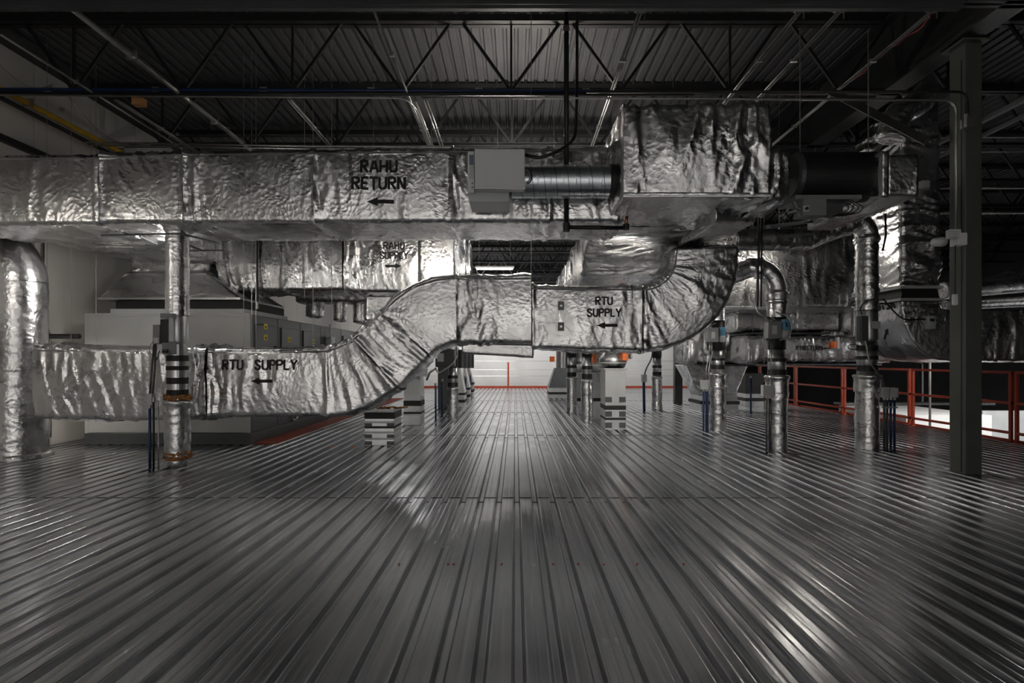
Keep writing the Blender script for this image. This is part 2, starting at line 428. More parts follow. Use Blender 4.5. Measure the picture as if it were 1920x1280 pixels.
def _strip(V, Fc, p, q, th, st):
    p = np.array(p, float); q = np.array(q, float); d = q-p; L = np.hypot(*d)
    if L < 1e-6: return
    d /= L; n = np.array([-d[1], d[0]])*th/2; p = p-d*th*.28; L += th*.56
    k = max(1, int(L/st)); m = 3; b = len(V)
    for i in range(k+1):
        for j in range(m+1): V.append(tuple(p + d*L*i/k + n*(2*j/m-1)))
    for i in range(k):
        for j in range(m):
            a = b+i*(m+1)+j; Fc.append((a, a+m+1, a+m+2, a+1))
def lay_on(name, V2, F2, origin, xd, zd, cast, targets, parent, m=None, off=.004):
    origin = Vector(origin); xd = Vector(xd); zd = Vector(zd); cast = Vector(cast).normalized()
    trees = []
    for t in targets:
        me = t.data; og = ORG[t.name]
        trees.append(BVHTree.FromPolygons([v.co + og for v in me.vertices], [p.vertices[:] for p in me.polygons]))
    V = []
    for (x, z) in V2:
        p = origin + xd*x + zd*z; best = None
        for tr in trees:
            h = tr.ray_cast(p - cast*.5, cast, 2.0)
            if h[0] is not None and (best is None or h[3] < best): best = h[3]
        V.append(p - cast*.5 + cast*((best if best is not None else .5) - off))
    return link_mesh(name, V, F2, m or STENCIL, parent)
def stencil(text, origin, h, targets, parent, xd=(1,0,0), zd=(0,0,1), cast=(0,1,0), centre=True, wide=1.0, name='stencil_lettering'):
    wd = 0
    for ch in text: wd += (GL[ch][0] + .24)*wide
    x = -wd*h/2 if centre else 0; V = []; Fc = []
    for ch in text:
        gw, st = GL[ch]
        for pl in st:
            for i in range(len(pl)-1):
                _strip(V, Fc, (x + pl[i][0]*h*wide, pl[i][1]*h), (x + pl[i+1][0]*h*wide, pl[i+1][1]*h), .225*h, .012)
        x += (gw + .24)*h*wide
    return lay_on(name, V, Fc, origin, xd, zd, cast, targets, parent)
def arrow(origin, L, targets, parent, left=True, xd=(1,0,0), zd=(0,0,1), cast=(0,1,0)):
    V = []; Fc = []; s = -1 if left else 1
    _strip(V, Fc, (-s*L*.5, 0), (s*L*.08, 0), L*.15, .012)
    b = len(V); n = 8
    for i in range(n+1):
        f = i/n; x = s*(L*.08 + L*.42*f)
        for j in range(5): V.append((x, (1-f)*L*.17*(j/2-1)))
    for i in range(n):
        for j in range(4):
            a = b+i*5+j; Fc.append((a, a+5, a+6, a+1))
    return lay_on('stencil_arrow', V, Fc, origin, xd, zd, cast, targets, parent)

# ================================================================== THE SETTING
def deck(name, x0, x1, ys, z, mtl, dep=.038, lap=.004, phase=.014, flip=1, wide=.094, val=.034):
    pit = .1524; sl = (pit - wide - val)/2
    xs = []
    k0 = int(math.floor((x0-phase)/pit)); k1 = int(math.ceil((x1-phase)/pit))
    for k in range(k0, k1):
        c = phase + k*pit            # centre of a valley
        q = .22; e = .0035
        xs += [(c-val/2+e, -dep), (c-val/2+e+.005, -dep), (c+val/2-e-.005, -dep), (c+val/2-e, -dep), (c+val/2+.0005, -dep+e*.6), (c+val/2+sl*q, -dep*(1-q)), (c+val/2+sl*(1-q), -dep*q), (c+val/2+sl-.0005, -e*.6), (c+val/2+sl+e, 0), (c+val/2+sl+e+.006, 0),
               (c+pit/2-.015, 0), (c+pit/2-.010, 0), (c+pit/2, -.0022), (c+pit/2+.010, 0), (c+pit/2+.015, 0),
               (c+pit-val/2-sl-e-.006, 0), (c+pit-val/2-sl-e, 0), (c+pit-val/2-sl+.0005, -e*.6), (c+pit-val/2-sl*(1-q), -dep*q), (c+pit-val/2-sl*q, -dep*(1-q)), (c+pit-val/2-.0005, -dep+e*.6)]
    xs = [(x, zz) for x, zz in xs if x0 <= x <= x1]
    V = []; Fc = []; n = len(xs)
    for i in range(len(ys)-1):
        b = len(V)
        # far sheet laps over the near one, so each sheet's near edge is raised
        seg = [(ys[i], lap), ((ys[i]+ys[i+1])/2, lap*.5), (ys[i+1]+.03, 0)]
        for (y, dz) in seg:
            for (x, zz) in xs: V.append((x, y, z + (zz + dz)*flip))
        for r in range(2):
            for j in range(n-1): Fc.append((b+r*n+j, b+r*n+j+1, b+(r+1)*n+j+1, b+(r+1)*n+j))
        b2 = len(V)                   # the sheet edge itself
        for (x, zz) in xs: V.append((x, ys[i] + .016, z + (zz - .006)*flip))
        for (x, zz) in xs: V.append((x, ys[i], z + (zz + lap)*flip))
        for j in range(n-1): Fc.append((b2+j, b2+j+1, b2+n+j+1, b2+n+j))
    o = link_mesh(name, V, Fc, mtl, None, True)
    o['kind'] = 'structure'; return o
XR = 7.2
deck('floor', -6.54, XR, [-7, -2.9, 1.15, 5.06, 9.19, 13.07, 16.7, 20.6, 24.2], 0, DECK)
ZD = EYE + 4.28
deck('ceiling', -6.9, 17.6, [-7, -1.9, 3.6, 9.1, 14.6, 20.1, 25.6, 31], ZD, ROOF, flip=-1)
def struct(name, mb, m, bevel=0): 
    o = mb.build(name, m, bevel=bevel); o['kind'] = 'structure'; return o
struct('trim_1', MB().box(-6.54, XR, -7, 24.3, -.14, -.05), DARKFLOOR)                 # slab edge angle under the deck
# left wall: insulated panels with joints
m = MB()
y = -7.
while y < 31:
    m.box(-6.62, -6.54, y+.006, y+1.064, -.2, ZD-.28); y += 1.07
struct('wall_left', m, WALL, .004)
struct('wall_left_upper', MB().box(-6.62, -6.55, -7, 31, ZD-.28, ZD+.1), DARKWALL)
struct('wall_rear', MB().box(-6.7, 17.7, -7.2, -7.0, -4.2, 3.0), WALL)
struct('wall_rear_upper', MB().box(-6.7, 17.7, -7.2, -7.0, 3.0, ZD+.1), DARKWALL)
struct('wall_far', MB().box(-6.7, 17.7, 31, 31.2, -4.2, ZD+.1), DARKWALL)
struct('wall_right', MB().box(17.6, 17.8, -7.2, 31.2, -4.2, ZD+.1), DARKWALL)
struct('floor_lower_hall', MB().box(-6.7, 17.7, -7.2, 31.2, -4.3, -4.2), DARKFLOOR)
# black wall girts
for i, z in enumerate((PZ(250, 1) , )):
    pass
m = MB(); m.box(-6.54, -6.46, 3, 20, 3.95, 4.03); struct('trim_2', m, BLACK)
m = MB(); m.box(-6.54, -6.46, 3, 20, 3.62, 3.69); struct('trim_3', m, BLACK)

# white sheeting hung beyond the guard rail at the far end
def sheet(name, x0, x1, y, z0, z1, label, seed):
    nx = int((x1-x0)/.07); nz = 30; V = []; Fc = []
    for j in range(nz+1):
        for i in range(nx+1):
            x = x0+(x1-x0)*i/nx; z = z0+(z1-z0)*j/nz
            V.append((x, y + .05*float(pn(x*1.3+z*.7, z*.25, seed)) + .02*float(pn(x*4+z*2, z*.8, seed+2)), z))
    for j in range(nz):
        for i in range(nx):
            a = j*(nx+1)+i; Fc.append((a, a+1, a+nx+2, a+nx+1))
    o = link_mesh(name, V, Fc, SHEET, None, True)
    so = o.modifiers.new('t', 'SOLIDIFY'); so.thickness = .004
    tag(o, label, 'curtain'); return o
sheet('plastic_sheeting', -6.4, 3.9, 25.3, -1.5, 3.1, 'white sheeting hung across the far end, left and centre of the aisle', 2)
sheet('plastic_sheeting', 3.95, 9.5, 25.6, -1.5, 3.1, 'slack white sheeting at the far end, right of the aisle with diagonal folds', 6)
for i, z in enumerate((1.10, .74, .48)):
    tag(MB().tube([(-6.3, 24.25, z), (XR, 24.25, z)], .006, 6).build('guard_cable', CONDUIT),
        ['thin guard cable across the far deck edge, topmost of three', 'thin guard cable across the far deck edge, middle of three', 'thin guard cable across the far deck edge, lowest of three'][i], 'cable', 'guard cables at the far edge')
struct('trim_4', MB().box(-6.4, XR, 24.2, 24.3, -.03, .07), ORANGE)
tg = MB().bar((PX(953,24.25), 24.22, 0), (PX(953,24.25), 24.22, 1.05), .07)
t = thing('guard_post', 'lone red guard post standing at the far deck edge in front of the white sheeting', 'post', (PX(953,24.25), 24.22, 0))
tg.build('post', ORANGE, t); MB().box(PX(953,24.25)-.09, PX(953,24.25)+.09, 24.14, 24.3, 0, .012).build('base_plate', ORANGE, t)

# ---- roof joists, all the way down the building
def joist(D, name, label, group=None, full=True):
    t = thing(name, label, 'roof joist', (5.0, D, EYE+3.30), group)
    zt = ZD-.04; zb = EYE+3.32; x0, x1 = -6.5, 17.5
    m = MB(); m.box(x0, x1, D-.085, D-.012, zt-.085, zt); m.box(x0, x1, D+.012, D+.085, zt-.085, zt); m.build('top_chord', TRUSS, t)
    m = MB()
    for a in (-.06, .012): m.box(x0+.4, x1-.4, D+a, D+a+.048, zb-.02, zb-.012); 
    m.box(x0+.4, x1-.4, D-.016, D-.010, zb-.02, zb+.04); m.box(x0+.4, x1-.4, D+.010, D+.016, zb-.02, zb+.04); m.build('bottom_chord', TRUSS, t)
    # panel points under the top chord sit between the bottom ones
    x = PX(966, 7.3) - .05 ; n0 = -5; wq = 1.36
    for k in range(n0, 13):
        xb = x + k*wq; xt = xb + wq/2
        for (p, q) in (((xb, zb), (xb - wq/2 + .05, zt-.03)), ((xb, zb), (xb + wq/2 - .05, zt-.03))):
            if min(p[0], q[0]) < x0 or max(p[0], q[0]) > x1: continue
            MB().bar((p[0], D, p[1]), (q[0], D, q[1]), .034, .034).build('web', TRUSS, t)
        if full and k % 2 == 0: MB().bar((xb, D, zb), (xb, D, zt), .028).build('vertical_web', TRUSS, t)
    return t
ORD = ['nearest black steel roof joist, its bottom chord along the top edge of the picture',
       'second black roof joist from the viewer, the dark blue-black conduit running along it',
       'third black roof joist from the viewer, its chord just above the foil return duct']
joist(5.47, 'roof_joist', ORD[0]); joist(7.3, 'roof_joist', ORD[1]); joist(9.13, 'roof_joist', ORD[2])
for i in range(11):
    joist(10.96 + 1.83*i, 'roof_joist', 'black roof joist seen in the gap between the foil ducts or far beyond them', 'far roof joists', full=False)
joist(3.64, 'roof_joist', 'black roof joist above the viewer, only its top near the upper edge showing', None, False)

# bottom-chord light grey strut across the very top of the picture
t = MB(); t.box(-6.4, PX(1800,5.3), 5.28, 5.33, PZ(12,5.3)-.03, PZ(12,5.3)+.006); t.box(-6.4, PX(1812,5.3), 5.33, 5.38, PZ(4,5.3), PZ(4,5.3)+.035)
tag(t.build('channel_strut', CABD), 'long grey channel strut running along the top edge under the nearest joist', 'strut')

# ---- roof girder over the column, along the depth
gx = PX(1815, 6.06)
t = thing('roof_girder', 'deep black roof girder running away over the grey column', 'girder', (gx, 10, EYE+3.3))
m = MB(); m.box(gx-.13, gx+.13, -6.8, 30, EYE+3.30, EYE+3.325); m.build('bottom_flange', TRUSS, t)
MB().box(gx-.008, gx+.008, -6.8, 30, EYE+3.32, ZD-.1).build('girder_web', TRUSS, t)
MB().box(gx-.13, gx+.13, -6.8, 30, ZD-.12, ZD-.095).build('top_flange', TRUSS, t)
tag(MB().bar((gx-.22, 6.35, EYE+2.35), (gx-.95, 7.1, EYE+3.28), .08).build('knee_brace', TRUSS), 'black diagonal brace rising left from near the top of the grey column', 'brace')

# ---- steel column at the right
def column(x, D, w, dpt, ztop, label, mtl=COLM):
    t = thing('steel_column', label, 'column', (x, D, 0))
    MB().box(x-w/2, x+w/2, D, D+dpt, 0, ztop).build('shaft', mtl, t, bevel=.012)
    MB().box(x-w/2-.05, x+w/2+.05, D-.05, D+dpt+.05, ztop, ztop+.02).build('cap_plate', mtl, t)
    return t
cx0 = PX(1809, 6.06); cx1 = PX(1842, 6.06)
c = column((cx0+cx1)/2, 6.06, cx1-cx0, .22, EYE+3.27, 'dark grey square steel column, the big one standing at the right')
MB().box(cx0-.004, cx0, 6.10, 6.11, .02, 4.3).build('weld_seam', BLACK, c)
column(PX(1273, 15.5), 15.5, .2, .2, EYE+3.27, 'dark column standing midway down the deck beside the red rail', BLACK)
column(PX(1838, 20.0)-2, 20.0, .2, .2, EYE+3.27, 'dark column far down the right side behind the foil ducts', BLACK)

# ---- red guard rail along the right edge of the deck
RAIL = [('red guard rail panel at the right picture edge, nearest the viewer', 6.25), ('red guard rail panel just right and left of the big grey column', 8.43),
        ('red guard rail panel behind the four dark conduits, left of the big grey column', 10.61), ('red guard rail panel beneath the RTU RETURN lettering, third bay away', 12.79),
        ('red guard rail panel behind the tall foil riser with the blue label', 14.97), ('red guard rail panel beyond the foil hopper, second last', 17.15), ('red guard rail panel farthest away beside the dark column', 19.33), ('red guard rail panel ending at the far deck corner', 21.51)]
for lab, y0 in RAIL:
    y1 = y0+2.12; x = XR-.06
    t = thing('guard_rail', lab, 'guard rail', (x, y0, 0), 'guard rail panels along the right deck edge')
    for z, nm in ((1.00, 'top_rail'), (.56, 'mid_rail'), (.13, 'bottom_rail')):
        MB().box(x-.019, x+.019, y0, y1, z-.019, z+.019).build(nm, ORANGE, t)
    for y in (y0+.02, y1-.02): MB().box(x-.02, x+.02, y-.02, y+.02, 0, 1.0).build('post', ORANGE, t)
    for y in (y0+.05, y1-.05): MB().box(x-.06, x+.04, y-.05, y+.05, 0, .01).build('foot_plate', ORANGE, t)
struct('trim_5', MB().box(XR-.02, XR+.0, 5.5, 24.2, -.14, .03), ORANGE)
# lower hall beyond the rail
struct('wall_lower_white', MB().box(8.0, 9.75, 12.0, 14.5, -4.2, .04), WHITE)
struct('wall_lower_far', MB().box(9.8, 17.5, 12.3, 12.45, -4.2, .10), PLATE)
for i, (x, y) in enumerate(((8.2, 11.6), (12.5, 18.0), (9.5, 22.0))):
    tag(MB().bar((x, y, -.2), (x, y, 3.6), .03).build('hanger_rod', CONDUIT), ['thin steel rod hanging beyond the red rail, left of the grey column', 'thin steel rod hanging in the dark hall at the right', 'thin steel rod hanging deep in the dark hall'][i], 'rod')
tag(MB().box(8.3, 12.2, 14.9, 15.3, .02, .07).build('cable_tray', CONDUIT), 'flat steel tray in the dark hall beyond the red rail', 'tray')

# ================================================================== LAMPS
for i, (x, y, z, lx, ly, wt, kd) in enumerate(LAMPS + HALL_FILL_LAMPS):
    where = ['overhead left behind the viewer', 'overhead behind the viewer', 'overhead right behind the viewer', 'above the near deck on the left', 'above the near deck on the right',
             'lit strip lamp seen glowing just above the raised duct', 'behind the raised foil duct', 'behind the RTU SUPPLY lettering', 'beside the foil elbow at right', 'near the left wall, nearest the viewer', 'over the large return duct',
             'far down the aisle', 'at the far sheeting', 'far down on the right', 'over the aisle beyond the ducts', 'low beside the left wall', 'at the left of the rear wall', 'at the middle of the rear wall', 'at the right of the rear wall', 'beyond the red rail', 'deep in the lower hall'][i]
    t = thing('strip_lamp', 'slim white strip lamp hung from the roof, ' + where if i != 5 else where, 'lamp', (x, y, z), 'strip lamps')
    warm = kd in (1, 2, 5); hz = -.08 if kd == 2 else .03; hw = .03 if warm else ly/2
    if kd == 5: MB().box(x-lx/2, x+lx/2, y-.06, y-.045, z-.05, z+.09).build('reflector', WHITE, t)  # added plate that blocks this lamp's light on the viewer's side
    MB().box(x-lx/2, x+lx/2, y-hw, y+hw, z+hz, z+hz+.04).build('housing', WHITE, t, bevel=.006)
    tm = TUBE_W if not warm else mat('bare_tube', (1,1,1), .4, 0, (1,.93,.83), wt)
    MB().tube([(x-lx/2+.03, y, z+.012), (x+lx/2-.03, y, z+.012)], .016, 10).build('lamp_tube', tm, t, True)
    for s in (-1, 1): MB().tube([(x+s*lx*.4, y, z+.07), (x+s*lx*.4, y, ZD-.03)], .003, 5).build('hanging_wire', CONDUIT, t)
    if not warm:
        L = bpy.data.lights.new('strip_light', 'AREA'); L.shape = 'RECTANGLE'; L.size = lx; L.size_y = ly; L.energy = wt
        L.color = (1, .98, .95)
        lo = bpy.data.objects.new('strip_light', L); COL.objects.link(lo); lo.parent = t; lo.location = (0, 0, -.012)
        if kd == 3: lo.rotation_euler = (-R_(72), 0, 0); lo.location = (0, -.12, 0)
        if kd == 4: lo.rotation_euler = (R_(62), 0, 0); lo.location = (0, .12, 0)

# tube lamp added out of sight behind the torn-insulation riser, lighting the air handler
t = thing('strip_lamp', 'upright bare tube lamp hung behind the riser with torn insulation', 'lamp', (-4.11, 7.02, 1.98), 'strip lamps')
MB().box(-4.13, -4.09, 7.04, 7.07, 1.96, 2.56).build('housing', WHITE, t)
MB().tube([(-4.11, 7.02, 1.98), (-4.11, 7.02, 2.52)], .013, 10).build('lamp_tube', mat('bare_tube_upright', (1,1,1), .4, 0, (1,.96,.9), 300), t, True)
MB().tube([(-4.11, 7.055, 2.55), (-4.11, 7.055, 2.66)], .006, 6).build('hanging_wire', CONDUIT, t)

# ================================================================== LARGE FOIL-WRAPPED DUCTS
# ---- RTU SUPPLY duct with its double bend, face at depth 6.9
DS = 6.9; DW = .58
t = thing('supply_duct', 'long foil-wrapped RTU SUPPLY duct that bends upward and turns up at its right end', 'duct', (PX(640,DS), DS+DW/2, PZ(790,DS)))
def stp(top, bot, D=DS, dw=DW):
    a = P(top[0], top[1], D); b = P(bot[0], bot[1], D); c = (a+b)/2 + Vector((0, dw/2, 0))
    return (c, Vector((0, -dw/2, 0)), (a-b)/2)
L1 = foil('foil_jacket', [stp((60,650),(66,784)), stp((290,650),(290,786)), stp((385,653),(386,780))], t, 12, 1.3, seams=(1.9,), caps=(1,0), folddir=1.4, pillow=.02)
L2 = foil('foil_jacket', [stp((391,653),(392,780)), stp((500,654),(500,780)), stp((613,651),(613,780)), stp((630,646),(652,777)), stp((645,639),(690,762)), stp((658,632),(746,727))], t, 23, .95, seams=(.0, 1.39,), caps=(0,0), folddir=1.4, pillow=.02)
L3 = foil('foil_jacket', [stp((658,632),(746,727)), stp((684,607),(776,697)), stp((711,582),(804,668))], t, 31, .8, seams=(0.02,.42), folddir=1.8, pillow=.022)
L4 = foil('foil_jacket', [stp((711,582),(804,668)), stp((738,556),(818,655)), stp((771,533),(833,648)), stp((812,519),(846,643)), stp((854,514),(857,642))], t, 37, .95, seams=(0.0,), folddir=1.6, pillow=.022)
L5 = foil('foil_jacket', [stp((854,514),(857,642)), stp((930,516),(930,642)), stp((996,515),(996,643))], t, 41, 1.1, seams=(0.0,), folddir=.8, pillow=.022)
L6 = foil('foil_jacket', [stp((998,534),(998,652)), stp((1100,536),(1100,655)), stp((1203,536),(1203,657))], t, 47, .95, caps=(1,0), seams=(0.,1.3), pillow=.02,
          pinch=((.345, .87, .28, .03),))
EB = []
for i in range(13):
    a = math.pi/2*i/12
    ctr = (1207, 482)
    ri = (53, 54); ro = (178, 175)
    top = (ctr[0] + ri[0]*math.sin(a), ctr[1] + ri[1]*math.cos(a)); bot = (ctr[0] + ro[0]*math.sin(a), ctr[1] + ro[1]*math.cos(a))
    EB.append(stp(top, bot))
EB.append(stp((1262,468),(1386,462)))
L7 = foil('foil_jacket', EB, t, 53, 1.7, seams=(.02,), folddir=3., pillow=.03, caps=(0,1))
# sagging bottom wrap and end flanges
foil('bottom_wrap', [stp((866,640),(866,662), DS+.08, .5), stp((1000,642),(1000,670), DS+.08, .5)], t, 61, .5, caps=(1,1), pillow=.004, r=.02)
for px in (388,): 
    MB().box(PX(px-1.6,DS), PX(px+1.6,DS), DS+.01, DS+DW-.01, PZ(781,DS), PZ(652,DS)).build('duct_joint', BLACK, t)
stencil('RTU', P(440,692,DS), .105, [L2], t); stencil('SUPPLY', P(521,692,DS), .105, [L2], t)
arrow(P(492,714,DS), .25, [L2], t)
stencil('RTU', P(1134,571,DS), .085, [L6], t); stencil('SUPPLY', P(1134,593,DS), .085, [L6], t)
arrow(P(1137,610,DS), .235, [L6], t)
for py in (573, 612):
    a = P(1052, py, DS-.035); MB().box(a.x-.036, a.x+.036, a.y, a.y+.02, a.z-.05, a.z+.05).build('access_latch', GREYBOX, t, bevel=.004)
    MB().tube([(a.x, a.y-.012, a.z), (a.x, a.y+.004, a.z)], .014, 12).build('latch_bolt', GALV, t)
a = P(1052, 592, DS-.02); MB().box(a.x-.025, a.x+.025, a.y, a.y+.012, a.z-.07, a.z+.07).build('latch_strap', TAPE, t)

# ---- RAHU RETURN duct across the picture, face at depth 6.1
DR = 6.1; DRW = .95
t = thing('return_duct', 'long foil-wrapped RAHU RETURN duct spanning the left and middle under the roof', 'duct', (PX(500,DR), DR+DRW/2, PZ(450,DR)))
tops = [(-90,292),(0,290),(185,288)]
J1 = foil('foil_jacket', [stp((-90,291),(-90,420),DR,DRW), stp((186,289),(186,420),DR,DRW)], t, 71, .55, seams=(1.5,), folddir=1.2, pillow=.018)
J2 = foil('foil_jacket', [stp((190,288),(190,417),DR,DRW), stp((345,283),(345,417),DR,DRW)], t, 73, .8, seams=(0,.86), folddir=1.5, pillow=.02)
J3 = foil('foil_jacket', [stp((345,283),(345,417),DR,DRW), stp((590,280),(590,417),DR,DRW)], t, 79, .55, seams=(0.,.12,1.36), folddir=1.5, pillow=.02)
J4 = foil('foil_jacket', [stp((590,280),(590,416),DR,DRW), stp((850,277),(850,415),DR,DRW)], t, 83, .7, seams=(0.,1.44), folddir=1.0, pillow=.02)
J5 = foil('foil_jacket', [stp((850,277),(850,415),DR,DRW), stp((1000,275),(1000,415),DR,DRW), stp((1170,275),(1170,415),DR,DRW)], t, 89, .9, seams=(0.,1.0,1.7), folddir=1.2, pillow=.022)
stencil('RAHU', P(714,323,DR), .115, [J4], t); stencil('RETURN', P(714,355,DR), .115, [J4], t)
arrow(P(713,379,DR), .27, [J4], t)
# branch towards the air handler, its collar and hood
foil('foil_jacket', box_st(-5.72, -4.35, DR+DRW-.1, 9.55, 2.63, 3.30, 'y'), t, 97, 1.0, caps=(0,1), seams=(.1,), pillow=.02)
NK = [((-5.1, 9.2, 2.66), (.56,0,0), (0,.55,0)), ((-5.1, 9.2, 2.47), (.56,0,0), (0,.55,0)), ((-5.1, 9.15, 2.45), (.60,0,0), (0,.58,0)), ((-4.96, 9.2, 2.08), (1.0,0,0), (0,.78,0))]
foil('foil_hood', NK, t, 101, 1.8, seams=(.2,), folddir=2.0, r=.02, pillow=.0)
MB().box(-5.98, -3.94, 8.40, 10.0, 2.045, 2.075).build('hood_flange', GALV, t)

# ---- RAHU SUPPLY duct behind, face at depth 8.8
D2 = 8.8
t = thing('supply_duct', 'bright foil-wrapped RAHU SUPPLY duct behind and below the return duct', 'duct', (PX(640,D2), D2+.4, PZ(545,D2)))
ST2 = [stp((372,452),(425,478),D2,.8), stp((384,395),(412,528),D2,.8), stp((402,380),(432,540),D2,.8), stp((430,372),(452,543),D2,.8), stp((560,372),(560,543),D2,.8), stp((642,372),(642,542),D2,.8)]
K1 = foil('foil_jacket', ST2[1:], t, 103, 1.0, seams=(.18,1.05,1.4), folddir=1.6, caps=(1,0), pillow=.02)
K2 = foil('foil_jacket', [stp((646,372),(646,542),D2,.8), stp((666,372),(672,546),D2,.8), stp((770,372),(770,547),D2,.8), stp((852,372),(852,545),D2,.8)], t, 107, .85, seams=(0,.17), caps=(0,1), folddir=1.2, pillow=.02)
foil('foil_jacket', box_st(PX(852,8.8)-.9, PX(852,8.8)-.01, D2+.3, 12.4, PZ(545,8.8), PZ(372,8.8), 'y'), t, 109, .9, caps=(1,1), seams=(1.2,2.4), pillow=.02)
stencil('RAHU', P(741,467,D2), .095, [K2], t); stencil('SUPPLY', P(741,485,D2), .095, [K2], t, wide=.95)
arrow(P(739,499,D2), .24, [K2], t, left=False)
for px, yb in ((482,566), (786,530)):
    a = P(px, yb, D2-.08)
    q = thing('hanger_strap', 'black strut hanger in front of the RAHU SUPPLY duct, ' + ('left one' if px < 600 else 'right one beside the lettering'), 'hanger', (a.x, a.y, a.z))
    MB().box(a.x-.016, a.x+.016, a.y-.012, a.y+.012, a.z-.06, EYE+3.3).build('strut', BLACK, q)
    MB().tube([(a.x, a.y, a.z-.1), (a.x, a.y, a.z+.0)], .022, 10).build('end_nut', GALV, q)
foil_t = thing('branch_duct', 'small bright foil box hanging under the RAHU SUPPLY duct beside the upward bend', 'duct', (PX(700,9.4), 9.4, PZ(592,9.4)))
foil('foil_jacket', box_st(PX(684,9.3), PX(735,9.3), 9.3, 9.9, PZ(600,9.3), 2.19, 'z'), foil_t, 113, .9, caps=(1,1), pillow=.01)

# ---- big plenum at centre right, face at depth 5.4
DB = 5.4
bx0, bx1 = PX(1168,DB), PX(1443,DB); bz0, bz1 = PZ(368,DB), PZ(196,DB)
t = thing('plenum_box', 'big square foil-wrapped plenum box hanging at centre right under the roof', 'plenum', ((bx0+bx1)/2, DB+.9, bz0))
B1 = foil('foil_jacket', box_st(bx0, bx1, DB, 7.25, bz0, bz1, 'x'), t, 127, 1.25, caps=(1,1), seams=(.12,1.2), folddir=.75, pillow=.03, r=.03, step=.024)
# wrapped lip along its bottom edge
foil('corner_tape', [((bx0,DB-.006,bz0+.01),(0,.012,0),(0,0,.022)), ((bx1,DB-.006,bz0+.01),(0,.012,0),(0,0,.022))], t, 131, .2, pillow=0, r=.005, material=TAPE)
# tapering drop behind it that carries on down the building
foil('foil_drop', [(((.89+2.35)/2, 6.5, 3.04), (.72,0,0), (0,0,.36)), ((1.62, 7.2, 3.0), (.73,0,0), (0,0,.38)), ((1.62, 7.7, 2.72), (.73,0,0), (0,0,.40)), ((1.60, 8.3, 2.55), (.72,0,0), (0,0,.36)), ((1.60, 9.0, 2.52), (.71,0,0), (0,0,.36)), ((1.60, 12.6, 2.52), (.71,0,0), (0,0,.36))],
     t, 137, .8, caps=(0,1), seams=(.35,1.1,2.6,3.9), material=FOIL, pillow=.02)
# right-hand collar leading to the fan
DC = 5.62
foil('foil_collar', [((bx1-.02, DC+.36, PZ(333,DC)), (0,.40,0), (0,0,.26)), ((PX(1482,DC), DC+.36, PZ(325,DC)), (0,.34,0), (0,0,.215))], t, 139, 1.5, caps=(0,1), seams=(.2,), pillow=.02)
foil('foil_skirt', [((bx1-.35, 6.5, bz0-.07), (0,.66,0), (0,0,.06)), ((bx1+.16, 6.6, bz0+.02), (0,.45,0), (0,0,.08))], t, 149, 1.1, caps=(1,1), pillow=.01)

# ---- inline fan with its control box
fc = P(1565, 333, 5.9); fr = .245
t = thing('inline_fan', 'matt black cylindrical fan slung between two foil ducts at upper right', 'fan', (fc.x, fc.y, fc.z-fr))
fx0, fx1 = PX(1490,5.9), PX(1636,5.9)
MB().tube([(fx0, fc.y, fc.z), (fx1, fc.y, fc.z)], fr, 48).build('fan_casing', BLACK, t, smooth=False)
MB().tube([(fx0-.05, fc.y, fc.z), (fx0-.03, fc.y, fc.z), (fx0, fc.y, fc.z)], [fr*.82, fr*.92, fr*.99], 40).build('end_cone', CABD, t)
MB().tube([(fx1, fc.y, fc.z), (fx1+.04, fc.y, fc.z), (fx1+.08, fc.y, fc.z)], [fr*.99, fr*.96, fr*.9], 40).build('end_cone', CABD, t)
a = P(1490, 366, 5.72); b = P(1614, 374, 5.72)
MB().box(a.x, b.x, 5.70, 6.1, b.z, a.z).build('mounting_plate', GREYBOX, t, bevel=.004)
a = P(1502, 377, 5.7); b = P(1546, 405, 5.7)
MB().box(a.x, b.x, 5.66, 5.86, b.z, a.z+.02).build('control_box', GREYBOX, t, bevel=.006)
cc = P(1512, 391, 5.65); MB().box(cc.x-.03, cc.x+.03, 5.652, 5.662, cc.z-.03, cc.z+.03).build('switch_plate', PLATE, t, bevel=.004)
MB().tube([(cc.x, 5.63, cc.z), (cc.x, 5.655, cc.z)], .014, 12).build('switch_knob', BLACK, t)
a = P(1548, 384, 5.7); MB().box(a.x, a.x+.16, 5.68, 5.86, a.z-.09, a.z+.02).build('junction_box', CABD, t, bevel=.005)
for k, (x0, y0, x1, y1) in enumerate(((1488,378,1500,404), (1462,405,1500,392), (1478,388,1470,410))):
    MB().bar(P(x0,y0,5.72), P(x1,y1,5.72), .022).build('bracket_strut', GREYBOX, t)
for k in range(4):
    a = P(1560+6*k, 380, 5.66); b = P(1585+9*k, 398, 5.66)
    MB().tube(round_path([a, a+Vector((.05,-.02,.03)), Vector((b.x+.03, 5.64, (a.z+b.z)/2)), b, a+Vector((.0,0,-.13))], .06), .005, 6).build('wiring', BLACK, t)
MB().bar(P(1440,425,6.3), P(1640,372,6.6)+Vector((0,1.0,0)), .05, .04).build('support_channel', GREYBOX, t)
for px in (1500, 1628): MB().tube([(PX(px,5.9), 5.9, fc.z+fr), (PX(px,5.9), 5.9, EYE+3.3)], .006, 6).build('hanger_rod', CONDUIT, t)

